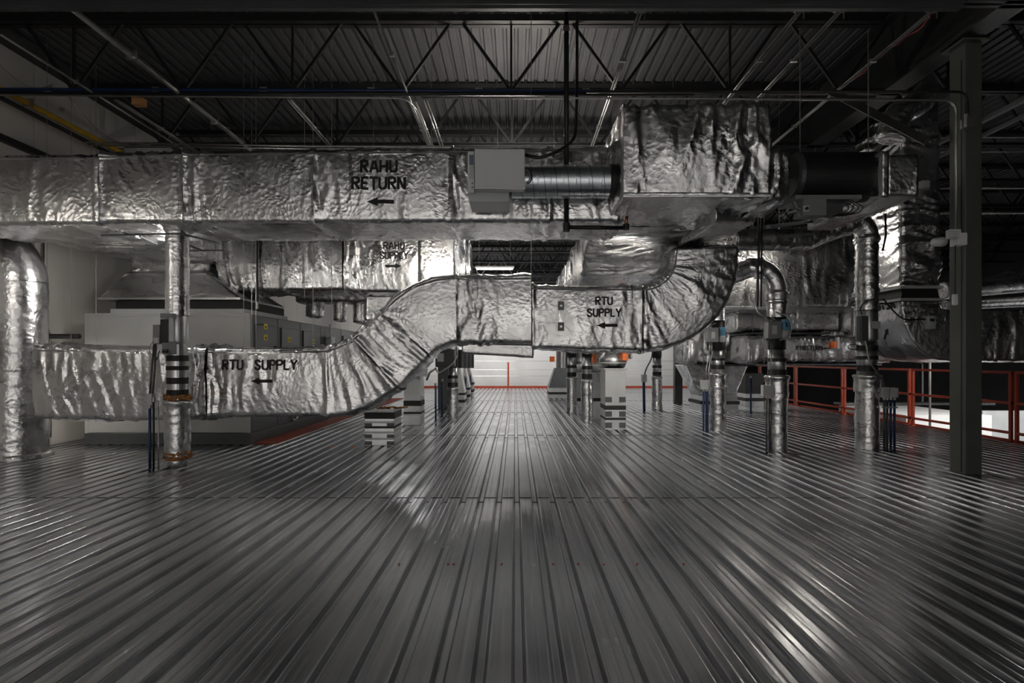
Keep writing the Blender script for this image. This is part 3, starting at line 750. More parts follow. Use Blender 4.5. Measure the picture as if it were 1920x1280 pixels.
# ---- foil transition right of the fan
t = thing('transition_duct', 'small foil-wrapped square transition right of the black fan', 'duct', (PX(1690,5.7), 6.1, PZ(365,5.7)))
foil('foil_jacket', box_st(PX(1665,5.65), PX(1719,5.65), 5.65, 7.2, PZ(366,5.65), PZ(290,5.65), 'x'), t, 151, 1.1, caps=(1,1), pillow=.01, r=.02)
foil('foil_rim', box_st(PX(1652,5.62), PX(1664,5.62), 5.6, 6.5, PZ(370,5.62), PZ(284,5.62), 'x'), t, 157, 1.3, caps=(1,1), r=.02, pillow=.0)

# ---- RETURN riser and elbow at the right, face at depth 8
DE = 8.0; ex0, ex1 = PX(1690,DE), PX(1762,DE)
t = thing('return_riser', 'tall foil-wrapped square riser with black flexible joint and RETURN elbow turning right', 'duct', ((ex0+ex1)/2, 8.55, PZ(680,DE)))
Q1 = foil('foil_jacket', box_st(ex0, ex1, DE, 9.1, PZ(536,DE), EYE+3.9, 'z'), t, 163, 1.25, caps=(1,1), seams=(0,1.1,2.0), folddir=.8, pillow=.012, pinch=((.85, .25, .3, .02),))
MB().box(ex0-.03, ex1+.03, DE-.03, 9.13, PZ(541,DE), PZ(536,DE)).build('flange', PLATE, t)
MB().frustum((ex0-.0,ex1+.0,DE,9.1), PZ(560,DE), (ex0+.02,ex1-.02,DE+.02,9.08), PZ(541,DE)).build('flexible_joint', RUBBER, t)
MB().box(ex0-.03, ex1+.03, DE-.03, 9.13, PZ(564,DE), PZ(559,DE)).build('flange', PLATE, t)
EL = []
zc = PZ(566,DE); wdx = ex1-ex0; RI = .10
for i in range(13):
    a = math.pi/2*i/12; cxx = ex1+RI; r_i = RI; r_o = RI + wdx + .12*math.sin(a)*1.4
    pi_ = Vector((cxx - r_i*math.cos(a), 0, zc - r_i*math.sin(a)*1.0)); po = Vector((cxx - (RI+wdx)*math.cos(a), 0, zc - (RI+wdx)*1.28*math.sin(a)))
    c_ = (pi_+po)/2; EL.append(((c_.x, 8.55, c_.z), (0,.55,0), (pi_-po)/2))
lo = EL[-1]; hx = lo[2]
EL.append(((9.6, 8.55, lo[0][2]), (0,.55,0), hx))
Q2 = foil('foil_elbow', EL, t, 167, .85, caps=(0,1), seams=(0.,.95,2.0,2.9), folddir=1.4, pillow=.012, r=.02)
a = P(1748, 604, DE-.06)
MB().box(a.x-.05, a.x+.05, a.y, a.y+.06, a.z-.09, a.z+.09).build('sensor_box', PLATE, t, bevel=.006)
MB().box(a.x-.03, a.x+.03, a.y-.003, a.y+.002, a.z+.01, a.z+.05).build('sensor_label', BLACK, t)
MB().tube(round_path([P(1656,560,7.6), P(1690,600,7.7), P(1735,598,DE-.05)], .3), .010, 8).build('sensor_cable', BLACK, t)
a = P(1737, 344, DE-.09); MB().box(a.x-.05, a.x+.05, a.y, a.y+.1, a.z-.045, a.z+.045).build('junction_box', PLATE, t, bevel=.005)
a = P(1727, 408, DE-.09); MB().box(a.x-.035, a.x+.035, a.y, a.y+.1, a.z-.06, a.z+.06).build('access_latch', CABD, t, bevel=.005)
stencil('RETURN', (ex0-.3, 8.45, PZ(580,8.4)), .13, [Q2], t, xd=(0,1,0), zd=(0,0,1), cast=(1,0,0), wide=1.)
arrow((ex0-.3, 8.45, PZ(625,8.4)), .24, [Q2], t, xd=(0,.8,-.6), zd=(0,.6,.8), cast=(1,0,0), left=True)

# ---- big dark foil ducts in the right background
def bigduct(lab, x0, x1, y0, y1, z0, z1, seed, seams=(), caps=(1,1), A=1., name='background_duct', axis='x', folddir=1.2, **k):
    t = thing(name, lab, 'duct', ((x0+x1)/2, (y0+y1)/2, z0))
    if 'RTU RETURN' in lab or 'crumpled' in lab:
        for xx in (x0+.3, x1-.3): MB().tube([(xx, y0-.06, z0-.03), (xx, y0-.06, ZD-.03)], .006, 6).build('hanger_rod', CONDUIT, t)
        MB().box(x0+.2, x1-.2, y0-.09, y1+.05, z0-.07, z0-.035).build('trapeze_bar', CABD, t)
    return t, foil('foil_jacket', box_st(x0, x1, y0, y1, z0, z1, axis), t, seed, A, caps=caps, seams=seams, folddir=folddir, step=.04, pillow=.02, **k)
t, _ = bigduct('wide shadowed foil duct behind the hanging riser, right of the elbow', PX(1300,10.4), PX(1606,10.4), 10.4, 11.4, PZ(577,10.4), PZ(440,10.4), 173, (.9,2.0,2.7))
MB().box(PX(1300,10.4)-.03, PX(1606,10.4)+.03, 10.36, 11.44, PZ(580,10.4), PZ(576,10.4)).build('bottom_flange', GALV, t)
bigduct('sagging foil duct between the wide shadowed duct and the RTU RETURN duct', PX(1380,11.2), PX(1572,11.2), 11.2, 12.0, PZ(620,11.2), PZ(584,11.2), 179, (1.2,), folddir=.7)
t, O1 = bigduct('low foil duct lettered RTU RETURN behind the red guard rail', PX(1400,11.0), PX(1668,11.0), 11.0, 11.8, PZ(678,11.0), PZ(631,11.0), 181, (.9,2.2), folddir=2.)
stencil('RTU', P(1501,656,11.0), .075, [O1], t); stencil('RETURN', P(1524,656,11.0), .075, [O1], t); arrow(P(1547,653,11.0), .13, [O1], t)
bigduct('crumpled foil duct behind the pair of round dampers', PX(1290,12.2), PX(1432,12.2), 12.2, 13.2, PZ(680,12.2), PZ(588,12.2), 191, (.7,), folddir=.6, A=1.6)
bigduct('foil duct corner behind the tall riser at right, below the wide duct', PX(1600,10.8), PX(1660,10.8), 10.8, 11.9, PZ(630,10.8), PZ(575,10.8), 193)
bigduct('black-looking foil duct low above the air handler at centre left', -4.0, -1.9, 10.7, 11.3, PZ(566,10.8), PZ(552,10.8)+.1, 197, (1.0,), A=.6)
for i, (x0, x1, y, ya, yb) in enumerate(((574,596,11.6,568,592), (625,642,11.8,568,600), (662,682,11.6,568,604))):
    bigduct(['small foil duct drop over the air handler, leftmost of three', 'small foil duct drop over the air handler, middle of three', 'small foil duct drop over the air handler, beside the bright foil box'][i],
            PX(x0,10.85), PX(x1,10.85), 10.85, 11.15, PZ(yb,10.85), PZ(566,10.8)+.01, 199+i, axis='z', name='duct_drop')
# dark hanging ducts high on the right
def pipething(lab, pts, r, seed, name='foil_pipe', A=.7, cat='pipe', **k):
    t = thing(name, lab, cat, tuple(Vector(pts[-1])))
    return t, foil_pipe('foil_jacket', pts, r, t, seed, A, caps=(1,1), **k)
pipething('foil flexible duct dropping from the roof above the black fan', round_path([P(1668,262,6.9), P(1680,215,6.9), P(1720,195,6.9), P(1745,170,6.9)], .3), .14, 211, A=1.6)
pipething('foil round duct crossing behind the big column at right', [P(1768,545,9.4), P(2050,520,9.4)], .14, 223)
pipething('slim foil pipe below it behind the big column', [P(1772,572,9.6), P(2050,560,9.6)], .085, 227)
pipething('short foil stub angled into the right background', [P(1830,535,10.5), P(2050,478,10.5)], .10, 229)

# ================================================================== AIR HANDLER
ax0, ax1, ay0, ay1, az = PX(160,8.2), PX(470,8.2), 8.2, 17.5, PZ(588,8.2)
t = thing('air_handler', 'long grey sheet-metal air handling cabinet with yellow labels on its side doors', 'air handler', ((ax0+ax1)/2, 12, 0))
MB().box(ax0, ax1, ay0, ay1, .16, az).build('cabinet', CAB, t, bevel=.01)
m = MB(); m.box(ax0-.0, ax1+.02, ay0-.02, ay1, 0, .16); m.build('base_rail', CABD, t, bevel=.006)
for x in (ax0, ax1-.045): MB().box(x-.004, x+.045, ay0-.006, ay0+.03, .16, az+.004).build('corner_post', CAB, t)
MB().box(ax0, ax1, ay0-.008, ay0+.02, az-.035, az+.006).build('front_trim', CAB, t)
MB().box(PX(205,8.4)-.02, PX(455,8.4), 8.45, 10.05, az, az+.09).build('curb', PLATE, t)
MB().box(PX(208,8.4), PX(450,8.4), 8.5, 10.0, az+.09, 2.04).build('flexible_joint', RUBBER, t)
# side doors down the aisle face
ys = [8.2, 9.1, 10.05, 11.1, 12.4, 14.2, 17.5]
for i in range(6):
    y0, y1 = ys[i], ys[i+1]
    MB().box(ax1, ax1+.014, y0+.01, y1-.01, .17, az-.01).build('side_panel', CABD, t, bevel=.003)
    if i in (0, 1, 2, 4):
        d = MB().box(ax1+.014, ax1+.034, y0+.12, y1-.1, .5, az-.14).build('access_door', CABD, t, bevel=.006)
        hy = y1-.2
        for z in (az-.5, .85):
            MB().box(ax1+.034, ax1+.075, hy, hy+.03, z-.06, z+.06).build('handle', BLACK, d, bevel=.006)
            MB().box(ax1+.036, ax1+.05, hy+.03, hy+.10, z-.02, z+.02).build('latch', GALV, d)
        yl = {0: 8.55, 1: 9.45, 2: 10.6, 4: 13.0}[i]
        for z in ((1.67, 1.51) if i == 0 else (1.51,)):
            MB().box(ax1+.034, ax1+.037, yl, yl+.12, z-.04, z+.04).build('warning_label', YEL, d)
            MB().box(ax1+.037, ax1+.038, yl+.04, yl+.09, z-.025, z+.01).build('warning_mark', BLACK, d)
    else:
        MB().box(ax1+.014, ax1+.12, y0+.3, y0+.55, az-.62, az-.2).build('switch_box', PLATE, t, bevel=.006)
        MB().tube([(ax1+.06, y0+.42, az-.2), (ax1+.06, y0+.42, az+.05)], .012, 8).build('cable_gland', CONDUIT, t)
        MB().box(ax1+.014, ax1+.03, y0+.7, y1-.1, .6, az-.3).build('small_panel', CAB, t, bevel=.004)
for y in (9.75, 11.4, 12.3):
    a = [(ax1+.03, y+.12*math.cos(k*math.pi/8), .16+.03+.07*math.sin(k*math.pi/8)+.06) for k in range(17)]
    MB().tube(a, .014, 6).build('lifting_ring', GALV, t)
MB().box(ax1+.014, ax1+.03, 14.2, 14.9, az-.75, az-.35).build('name_plate', BLACK, t)
MB().box(ax1+.03, ax1+.032, 14.28, 14.82, az-.69, az-.41).build('name_plate_face', PLATE, t)
for i in range(9):
    MB().box(ax0+.15+i*.25, ax0+.16+i*.25, ay0-.004, ay0+.001, az-.16, az-.15).build('rivet', CABD, t) if i < 0 else None
tag(MB().box(ax1+.04, ax1+.36, 8.25, 17.6, .001, .014).build('floor_strip', REDSTRIP), 'dull red strip lying on the deck along the foot of the grey air handler', 'strip')
tag(MB().box(-1.9+.0, -1.5, 14.4, 15.6, 0, 1.5).build('control_cabinet', CABD, None, bevel=.01), 'dark grey upright cabinet far behind the air handler', 'cabinet')

# ================================================================== RISERS (insulated pipes that come up through the deck)
def band(m, x, y, z0, z1, r, n=28): m.tube([(x, y, z0), (x, y, z1)], r, n); return m
def riser(px, D, wpx, ytop_foil, label, segs, group=None, seed=1, foil_r=1.0, name='pipe_riser'):
    """segs: (kind, py_low, py_high, rel_radius), stacked over the deck"""
    x = PX(px, D); r = wpx*D/F/2; y = D + r
    t = thing(name, label, 'riser', (x, y, 0), group)
    for i, (k, p0, p1, rr) in enumerate(segs):
        z0 = max(0, PZ(p0, D)); z1 = PZ(p1, D)
        if k == 'foil':
            foil_pipe('foil_jacket', [(x, y, z0), (x, y, z1)], [r*rr, r*rr], t, seed+i, .75, caps=(0,1), seams=(z1-z0-.02,))
        elif k == 'taper': m = MB().tube([(x,y,z0),(x,y,z0+(z1-z0)*.15),(x,y,z0+(z1-z0)*.85),(x,y,z1)], [r*rr*.8, r*rr, r*rr, r*rr*.75], 28); m.build('damper_body', GALV, t, True)
        else:
            nm, mt_ = {'steel': ('steel_sleeve', GALV), 'black': ('rubber_band', RUBBER), 'valve': ('valve_body', BLACK), 'brown': ('torn_insulation', BROWN)}[k]
            if k == 'brown':
                m = MB()
                for q in range(9):
                    zz = z0 + (z1-z0)*random.random()
                    pts = [(x+math.cos(a)*(r*rr+random.uniform(-.01,.022)), y+math.sin(a)*(r*rr+random.uniform(-.01,.022)), zz+random.uniform(-.02,.026)) for a in (lambda st: np.linspace(st, st+random.uniform(1.5,5.5), 20))(random.uniform(0,6))]
                    m.tube(pts, [random.uniform(.003,.015) for _ in pts], 6)
                m.build(nm, mt_, t, True)
            else: band(MB(), x, y, z0, z1, r*rr).build(nm, mt_, t, False)
            for o in t.children[-1:]:
                o.data.polygons.foreach_set('use_smooth', [len(p.vertices) == 4 for p in o.data.polygons])
    return t, x, y, r
def box_px(t, name, x0, x1, y0, y1, D, dep, m, bevel=.006):
    return MB().box(PX(x0,D), PX(x1,D), D, D+dep, PZ(y1,D), PZ(y0,D)).build(name, m, t, bevel=bevel)
def conduits(pxs, D, ytop, label, w=.024, m=BLUE, cat='conduit', group='conduits rising from the deck', colors=None):
    for i, px in enumerate(pxs):
        x = PX(px, D)
        t = thing('electrical_conduit', label[i] if isinstance(label, list) else label, cat, (x, D, 0), group)
        mm = (colors[i] if colors else m)
        MB().tube([(x, D, -.02), (x, D, PZ(ytop, D))], w/2, 12).build('tube', mm, t, True)
        MB().tube([(x, D, PZ(ytop, D)-.03), (x, D, PZ(ytop, D)+.02)], w/2*1.3, 12).build('coupling', CONDUIT, t)
        zz = .35*PZ(ytop, D)
        MB().tube([(x, D, zz), (x, D, zz+.03)], w/2*1.25, 12).build('coupling', mm, t)

# far left large riser, turning to the left at the top
D = 6.84; r = .28; x = PX(42, D)-r+.005; y = D+r
t = thing('pipe_riser', 'thick foil-wrapped pipe riser at the left picture edge', 'riser', (x, y, 0))
foil_pipe('foil_jacket', [(x, y, 0), (x, y, .9), (x, y, PZ(530,7.1))], [r*1.04, r, r], t, 301, .6, caps=(1,0), step=.022)
foil_pipe('foil_bend', arc_pts((x-.5, y, PZ(530,7.1)), (1,0,0), (0,0,1), .5, 0, math.pi*.2, 10) + [(x-.22, y, PZ(530,7.1)+.46)], r, t, 303, .6, caps=(0,1), step=.022)
foil_pipe('foil_foot', [(x, y, 0.0), (x, y, .06)], [r*1.2, r*1.1], t, 305, 1.3, caps=(1,1))

# riser with torn insulation in front of the duct
D = 6.41
t, x, y, r = riser(321, D, 41, 430, 'foil pipe riser with torn brown insulation in front of the long supply duct', [
    ('steel', 880, 858, .86), ('brown', 861, 851, 1.02), ('foil', 857, 752, 1.06), ('brown', 753, 742, 1.0), ('steel', 750, 650, .86),
    ('black', 742, 731, .92), ('black', 720, 708, .91), ('black', 694, 686, .93), ('black', 677, 666, .92),
    ('steel', 655, 640, .8), ('taper', 650, 575, .9), ('foil', 590, 422, 1.0)], seed=311)
box_px(t, 'controller_box', 286, 299, 608, 645, D-.02, .12, GREYBOX); box_px(t, 'controller_cover', 300, 315, 598, 642, D-.05, .12, BLACK)
box_px(t, 'controller_label', 288, 297, 633, 643, D-.024, .01, LABELW, 0)
box_px(t, 'actuator_plate', 303, 326, 640, 664, D-.04, .05, GREYBOX); box_px(t, 'actuator_bracket', 300, 323, 587, 596, D-.06, .1, GREYBOX, .003)
box_px(t, 'actuator_arm', 316, 322, 596, 640, D-.07, .03, PLATE, .003)
MB().tube([P(306,658,D-.06), P(314,658,D-.06)], .02, 10).build('actuator_hub', BLACK, t)
MB().tube(round_path([P(300,655,D-.05), P(296,672,D-.05), P(291,675,D), P(290,690,D)], .05), .005, 6).build('control_wire', BLACK, t)
MB().tube(round_path([P(287,640,D-.03), P(279,652,D-.03), P(282,662,D-.02), P(290,668,D-.02)], .05), .003, 6).build('control_wire', BLACK, t)
conduits([281], D, 760, 'bright blue conduit rising left of the torn-insulation riser', .03, BLUE, group=None)
conduits([288], D, 748, 'dark conduit beside the bright blue one', .022, BLACK, group=None)
conduits([297], D, 755, 'thin bare conduit hugging the torn-insulation riser', .015, CONDUIT, group=None)
t = thing('junction_box', 'small grey box on top of the bright blue conduit at left', 'box', tuple(P(280, 750, D)))
box_px(t, 'body', 275, 284, 738, 760, D-.03, .06, PLATE); MB().tube(round_path([P(281,738,D), P(284,700,D), P(289,645,D)], .3), .011, 8).build('flexible_conduit', CABD, t, True)
MB().tube(round_path([P(286,738,D), P(290,700,D), P(292,645,D)], .3), .011, 8).build('flexible_conduit', CABD, t, True)

# right foreground risers
D = 7.5
t, x, y, r = riser(1465, D, 37, 0, 'foil pipe riser with grey controller, foremost of the right-hand risers', [
    ('foil', 849, 735, .98), ('foil', 746, 704, 1.12), ('steel', 706, 655, .88), ('black', 704, 693, .93), ('black', 678, 671, .92), ('valve', 658, 590, .86),
    ('valve', 608, 593, .95), ('foil', 594, 560, .95)], seed=321)
foil_pipe('foil_bend', [(x, y, PZ(564,D))] + [(p.x, p.y, p.z) for p in arc_pts((x-.32, y, PZ(545,D)), (1,0,0), (0,0,1), .32, 0, math.pi*.5, 8)] + [(x-.6, y+.22, PZ(545,D)+.22), (x-.95, y+.36, PZ(545,D)+.10)], r*.98, t, 327, 1.0, caps=(0,1), seams=(.1,.55,))
box_px(t, 'controller_box', 1440, 1466, 602, 634, D-.10, .12, GREYBOX, .01); box_px(t, 'controller_label', 1448, 1457, 610, 626, D-.104, .01, LABELW, 0)
box_px(t, 'blue_plate', 1468, 1483, 598, 618, D-.03, .06, LBLUE); box_px(t, 'lower_plate', 1467, 1483, 618, 634, D-.03, .06, PLATE)
MB().bar(P(1474,604,D-.045), P(1476,613,D-.045), .012).build('plate_mark', BLACK, t)
MB().tube(round_path([P(1437,440,D-.02)+Vector((0,0,1.2)), P(1417,575,D-.02), P(1424,590,D-.05), P(1447,595,D-.05), P(1455,602,D-.05)], .25), .012, 8).build('supply_whip', CONDUIT, t, True)
MB().tube(round_path([P(1455,585,D-.02), P(1478,592,D-.06), P(1486,615,D-.07), P(1476,635,D-.07), P(1462,637,D-.05)], .2), .010, 8).build('control_cable', CONDUIT, t, True)
MB().box(*(lambda a, b: (a.x, b.x, D-.05, D+.05, b.z, a.z))(P(1434,606,D), P(1438,638,D))).build('side_terminal', CABD, t)
for px in (1421, 1427):
    a = P(px, 575, D-.03)
    tag(MB().tube([(a.x, a.y, a.z), (a.x+.03, a.y, EYE+3.3)], .012, 8).build('hanging_conduit', BLACK), 'thin black conduit dropping from the roof left of the right-hand riser, ' + ('left of two' if px < 1424 else 'right of two'), 'conduit', 'pair of black drop conduits')
conduits([1437, 1443], D+.05, 742, ['dark conduit left of the foremost right-hand riser, left of two', 'dark conduit left of the foremost right-hand riser, right of two'], .022, BLUE, colors=[CABD, CABD])
t = thing('junction_box', 'small grey junction box above two dark conduits beside the foremost right riser', 'box', tuple(P(1441, 742, D)))
box_px(t, 'body', 1431, 1451, 722, 742, D, .08, PLATE); MB().tube([P(1446,722,D+.03), P(1446,640,D+.03)], .008, 8).build('conduit', CONDUIT, t, True)

D = 9.7
t, x, y, r = riser(1351, D, 28, 0, 'foil pipe riser with blue-labelled valve beside the foil hopper', [
    ('foil', 809, 700, 1.0), ('foil', 725, 700, 1.08), ('steel', 702, 656, .86), ('black', 692, 684, .92), ('black', 676, 671, .92), ('valve', 656, 600, .88), ('foil', 600, 560, .95)], seed=331)
box_px(t, 'controller_box', 1327, 1348, 614, 641, D-.12, .14, GREYBOX, .01); box_px(t, 'controller_label', 1334, 1341, 622, 634, D-.124, .01, LABELW, 0)
box_px(t, 'blue_plate', 1349, 1361, 613, 629, D-.03, .06, LBLUE); box_px(t, 'lower_plate', 1349, 1361, 629, 641, D-.03, .06, PLATE)
MB().tube(round_path([P(1328,645,D-.1), P(1324,625,D-.1), P(1330,610,D-.1), P(1342,606,D-.1)], .1), .01, 8).build('cable_loop', CONDUIT, t, True)
foil_pipe('foil_bend', [(x, y, PZ(563,D)), (x-.02, y, PZ(540,D)), (x-.25, y+.05, PZ(522,D)), (x-.7, y+.1, PZ(520,D))], r*.97, t, 337, 1.0, caps=(0,1))
conduits([1319, 1324, 1327], D, 730, ['blue conduit rising before the foil hopper, left of three', 'blue conduit rising before the foil hopper, middle of three', 'blue conduit rising before the foil hopper, right of three'], .026, BLUE)
t = thing('junction_box', 'grey junction box on three blue conduits in front of the foil hopper', 'box', tuple(P(1320, 730, D)))
box_px(t, 'body', 1315, 1329, 712, 730, D-.03, .08, PLATE)
for k, px in enumerate((1324, 1329)): MB().tube(round_path([P(px,712,D), P(px,690,D), P(px+6,665,D), P(px+6,642,D-.05)], .3), .009, 8).build('flexible_conduit', CONDUIT, t, True)

D = 7.72
t, x, y, r = riser(1638, D, 41, 0, 'tall foil pipe riser in front of the RETURN elbow, its top bending left', [
    ('foil', 844, 705, .98), ('foil', 735, 703, 1.12), ('steel', 706, 640, .86), ('black', 696, 685, .9), ('black', 674, 667, .93), ('black', 657, 647, .92), ('taper', 645, 572, .92), ('foil', 580, 440, .92)], seed=341)
foil_pipe('foil_bend', [(x, y, PZ(452,D))] + arc_pts((x-.2, y, PZ(438,D)), (1,0,0), (0,0,1), .20, 0, math.pi*.42, 7) + [(x-.58, y, PZ(428,D)-.02), (x-.86, y-.06, PZ(447,D)), (x-1.9, y-.25, PZ(451,D)-.01)], r*.95, t, 347, .8, caps=(0,1), seams=(.05,.5,))
box_px(t, 'controller_box', 1615, 1629, 592, 639, D-.08, .12, CABD, .006); box_px(t, 'sleeve_label', 1634, 1651, 602, 616, D-.005, .02, PLATE, .002)
MB().tube(round_path([P(1612,618,D-.05), P(1625,645,D-.06), P(1628,675,D-.1), P(1655,712,D-.05), P(1657,726,D)], .5), .014, 8).build('supply_whip', CONDUIT, t, True)
MB().tube([P(1600+6*math.cos(a)*1.6, 650+5*math.sin(a), D+.0) for a in np.linspace(0, 6.6, 24)], .006, 6).build('coiled_wire', BLACK, t, True)
MB().tube(round_path([P(1616,590,D), P(1612,578,D), P(1622,565,D-.05), P(1640,560,D-.05)], .1), .008, 6).build('control_cable', BLACK, t, True)
MB().tube([P(1660,400,D+.2), P(1661,440,D+.2), P(1655,470,D+.2)], .014, 8).build('hanging_cable', BLACK, t, True)
conduits([1658, 1663.5, 1670, 1677], D, 745, ['dark conduit, leftmost of four beside the tall right riser', 'dark conduit, second of four beside the tall right riser', 'dark conduit, third of four beside the tall right riser', 'thicker dark conduit, rightmost of four beside the tall right riser'], .030, BLUE, colors=[CABD, CABD, BLUE, BLUE])
t = thing('junction_box', 'pair of joined grey junction boxes on the four dark conduits at right', 'box', tuple(P(1670, 745, D)))
box_px(t, 'body', 1655, 1668, 726, 745, D-.05, .1, PLATE); box_px(t, 'body', 1669, 1685, 727, 745, D-.05, .1, PLATE)
for k in range(3): MB().box(PX(1656,D), PX(1682,D), D-.02, D+.03, PZ(765,D), PZ(762,D)).build('conduit_clamp', GALV, t) if k == 0 else None

# risers in the middle distance
def mid_riser(px, D, w, base, ft, vt, label, seed, act=False):
    k = (base-672)
    t, x, y, r = riser(px, D, w, 0, label, [('foil', base, ft, 1.0), ('steel', ft+2, vt, .86), ('black', ft-2, ft-(ft-vt)*.25, .93), ('black', ft-(ft-vt)*.45, ft-(ft-vt)*.6, .95), ('valve', vt, vt-26, .95), ('foil', vt-26, 577, .9)], seed=seed)
    return t
mid_riser(848, 11.7, 20, 786, 727, 688, 'foil pipe riser left of the aisle beyond the double bend', 351)
mid_riser(1073, 13.0, 19, 773, 708, 668, 'slim foil riser just right of the aisle, left of a pair', 355)
mid_riser(1102, 11.2, 21, 790, 712, 668, 'slim foil riser right of the aisle, beside the grey square riser', 359)
mid_riser(1234, 13.6, 18, 770, 706, 670, 'lone foil riser beyond the elbow before the white sheeting', 363)
t = thing('electrical_conduit', 'bright blue conduit standing alone left of the lone riser', 'conduit', (PX(1208,13.2), 13.2, 0))
MB().tube([P(1208,672+1320/13.2,13.2), P(1207,716,13.2)], .032, 12).build('tube', BLUE, t, True)
MB().box(PX(1203,13.2), PX(1212,13.2), 13.15, 13.25, PZ(716,13.2), PZ(702,13.2)).build('conduit_box', CONDUIT, t)
MB().tube(round_path([P(1208,704,13.2), P(1212,690,13.2), P(1222,672,13.2), P(1224,655,13.2)], .3), .016, 8).build('flexible_conduit', CABD, t, True)
for px, D, y1, lab in ((817,11.3,720,'blue conduit left of the aisle, beside the foil riser'), (829,12.2,712,'second blue conduit left of the aisle, behind the first'), (873,15.4,706,'blue conduit farther down the left of the aisle'), (882,17.5,703,'farthest blue conduit at the left of the aisle')):
    conduits([px], D, y1, lab, .05 if D > 15 else .04, BLUE, group=None)

# curbed square risers: bands of sheet metal and black gasket on a curb
def square_riser(x0, x1, D, dep, bands, label, top=None, name='curbed_riser'):
    X0, X1 = PX(x0,D), PX(x1,D)
    t = thing(name, label, 'riser', ((X0+X1)/2, D+dep/2, 0))
    for (p0, p1, g, k) in bands:
        z0, z1 = max(0, PZ(p0,D)), PZ(p1,D); e = g
        nm, mt_ = {'s': ('steel_frame', GALV), 'b': ('gasket_band', RUBBER), 'p': ('paper_taped_panel', PLATE), 'f': ('flange', PLATE)}[k]
        MB().box(X0-e, X1+e, D-e, D+dep+e, z0, z1).build(nm, mt_, t, bevel=.004)
    return t, X0, X1
D = 8.1
t, X0, X1 = square_riser(684, 739, D, .5, [(836,823,.0,'s'),(824,821,.02,'f'),(821,811,.0,'s'),(812,809,.02,'f'),(809,802,.0,'s'),(803,799,.005,'b'),(799,792,0,'s'),(793,790,.02,'f'),(790,784,0,'s'),(785,773,.006,'b'),(773,768,.0,'f')], 'low banded square duct curb standing on the deck under the double bend')
MB().tube([(X0+.12+k*.012+random.uniform(-.02,.02), D+.1+random.uniform(-.06,.2), PZ(768,D)+random.uniform(.0,.03)) for k in range(34)], .012, 6).build('torn_insulation', BROWN, t, True)
for z in (830, 817, 796):
    for sx in (0, 1):
        MB().box(X0+.0+sx*(X1-X0-.10), X0+.10+sx*(X1-X0-.10), D-.004, D+.01, PZ(z+4,D), PZ(z-3,D)).build('tape_patch', CABD, t)
D = 10.5
t, X0, X1 = square_riser(757, 789, D, .42, [(797,778,0,'s'),(779,776,.015,'f'),(776,772,.004,'b'),(772,760,0,'s'),(761,751,.005,'b'),(751,742,0,'s'),(742,712,-.005,'p')], 'banded square duct riser behind the low curb, left of the aisle')
MB().frustum((X0,X1,D,D+.42), PZ(742,D), (X0+.1,X1-.02,D+.06,D+.4), PZ(700,D)).build('tapered_hood', PLATE, t)
MB().tube([((X0+X1)/2+.05, D+.2, PZ(700,D)), ((X0+X1)/2+.05, D+.2, PZ(640,D))], .13, 24).build('round_neck', GALV, t)
box_px(t, 'damper_actuator', 778, 800, 690, 706, D-.1, .12, GALV)
D = 9.9
t, X0, X1 = square_riser(1135, 1173, D, .55, [(806,800,.0,'s'),(800,787,.0,'s'),(787,783,.006,'b'),(783,768,0,'s'),(768,760,.006,'b'),(760,690,0,'p'),(693,690,.025,'f')], 'square grey duct riser with round domed top and orange actuator, right of the aisle', name='curbed_riser')
for z in (796, 775, 748):
    for sx in (0, 1):
        MB().box(X0+sx*(X1-X0-.11), X0+.11+sx*(X1-X0-.11), D-.006, D+.01, PZ(z+6,D), PZ(z-4,D)).build('tape_patch', CABD, t)
xc = (X0+X1)/2; z = PZ(690, D)
MB().tube([(xc, D+.27, z+h) for h in (0,.03,.10,.17,.24,.28,.5,.9)], [.19,.21,.235,.235,.19,.16,.155,.155], 32).build('domed_neck', GALV, t, True)
MB().tube([(xc, D+.27, z+.08), (xc, D+.27, z+.10)], .24, 32).build('neck_band', PLATE, t)
box_px(t, 'damper_actuator', 1168, 1178, 656, 676, D+.02, .1, ACT); box_px(t, 'actuator_bracket', 1176, 1183, 656, 672, D+.06, .08, BLACK)
MB().tube([P(1181+4*math.cos(a), 668+5*math.sin(a), D+.05) for a in np.linspace(0, 6, 16)], .006, 6).build('wire_loop', CONDUIT, t, True)
box_px(t, 'side_controller', 1117, 1124, 700, 716, D+.3, .1, CABD)
# second and third domed risers behind it
for i, (x0, x1, D, lab) in enumerate(((1110,1138,11.6,'square duct riser hidden behind the domed one, orange actuator at its left'), (1082,1098,14.4,'farther square duct riser between the slim foil risers'))):
    t, X0, X1 = square_riser(x0, x1, D, .5, [(672+1320/D,750,0,'s'),(752,746,.006,'b'),(746,700,0,'p'),(702,698,.02,'f')], lab)
    xc = (X0+X1)/2; z = PZ(698, D)
    MB().tube([(xc, D+.25, z+h) for h in (0,.03,.10,.17,.24,.28,.8)], [.19,.21,.235,.235,.19,.16,.155], 32).build('domed_neck', GALV, t, True)
    if i == 0: box_px(t, 'damper_actuator', 1111, 1118, 662, 680, D-.1, .1, ACT); MB().tube([P(1121+4*math.cos(a), 672+5*math.sin(a), D-.1) for a in np.linspace(0, 6, 16)], .006, 6).build('wire_loop', CONDUIT, t, True)
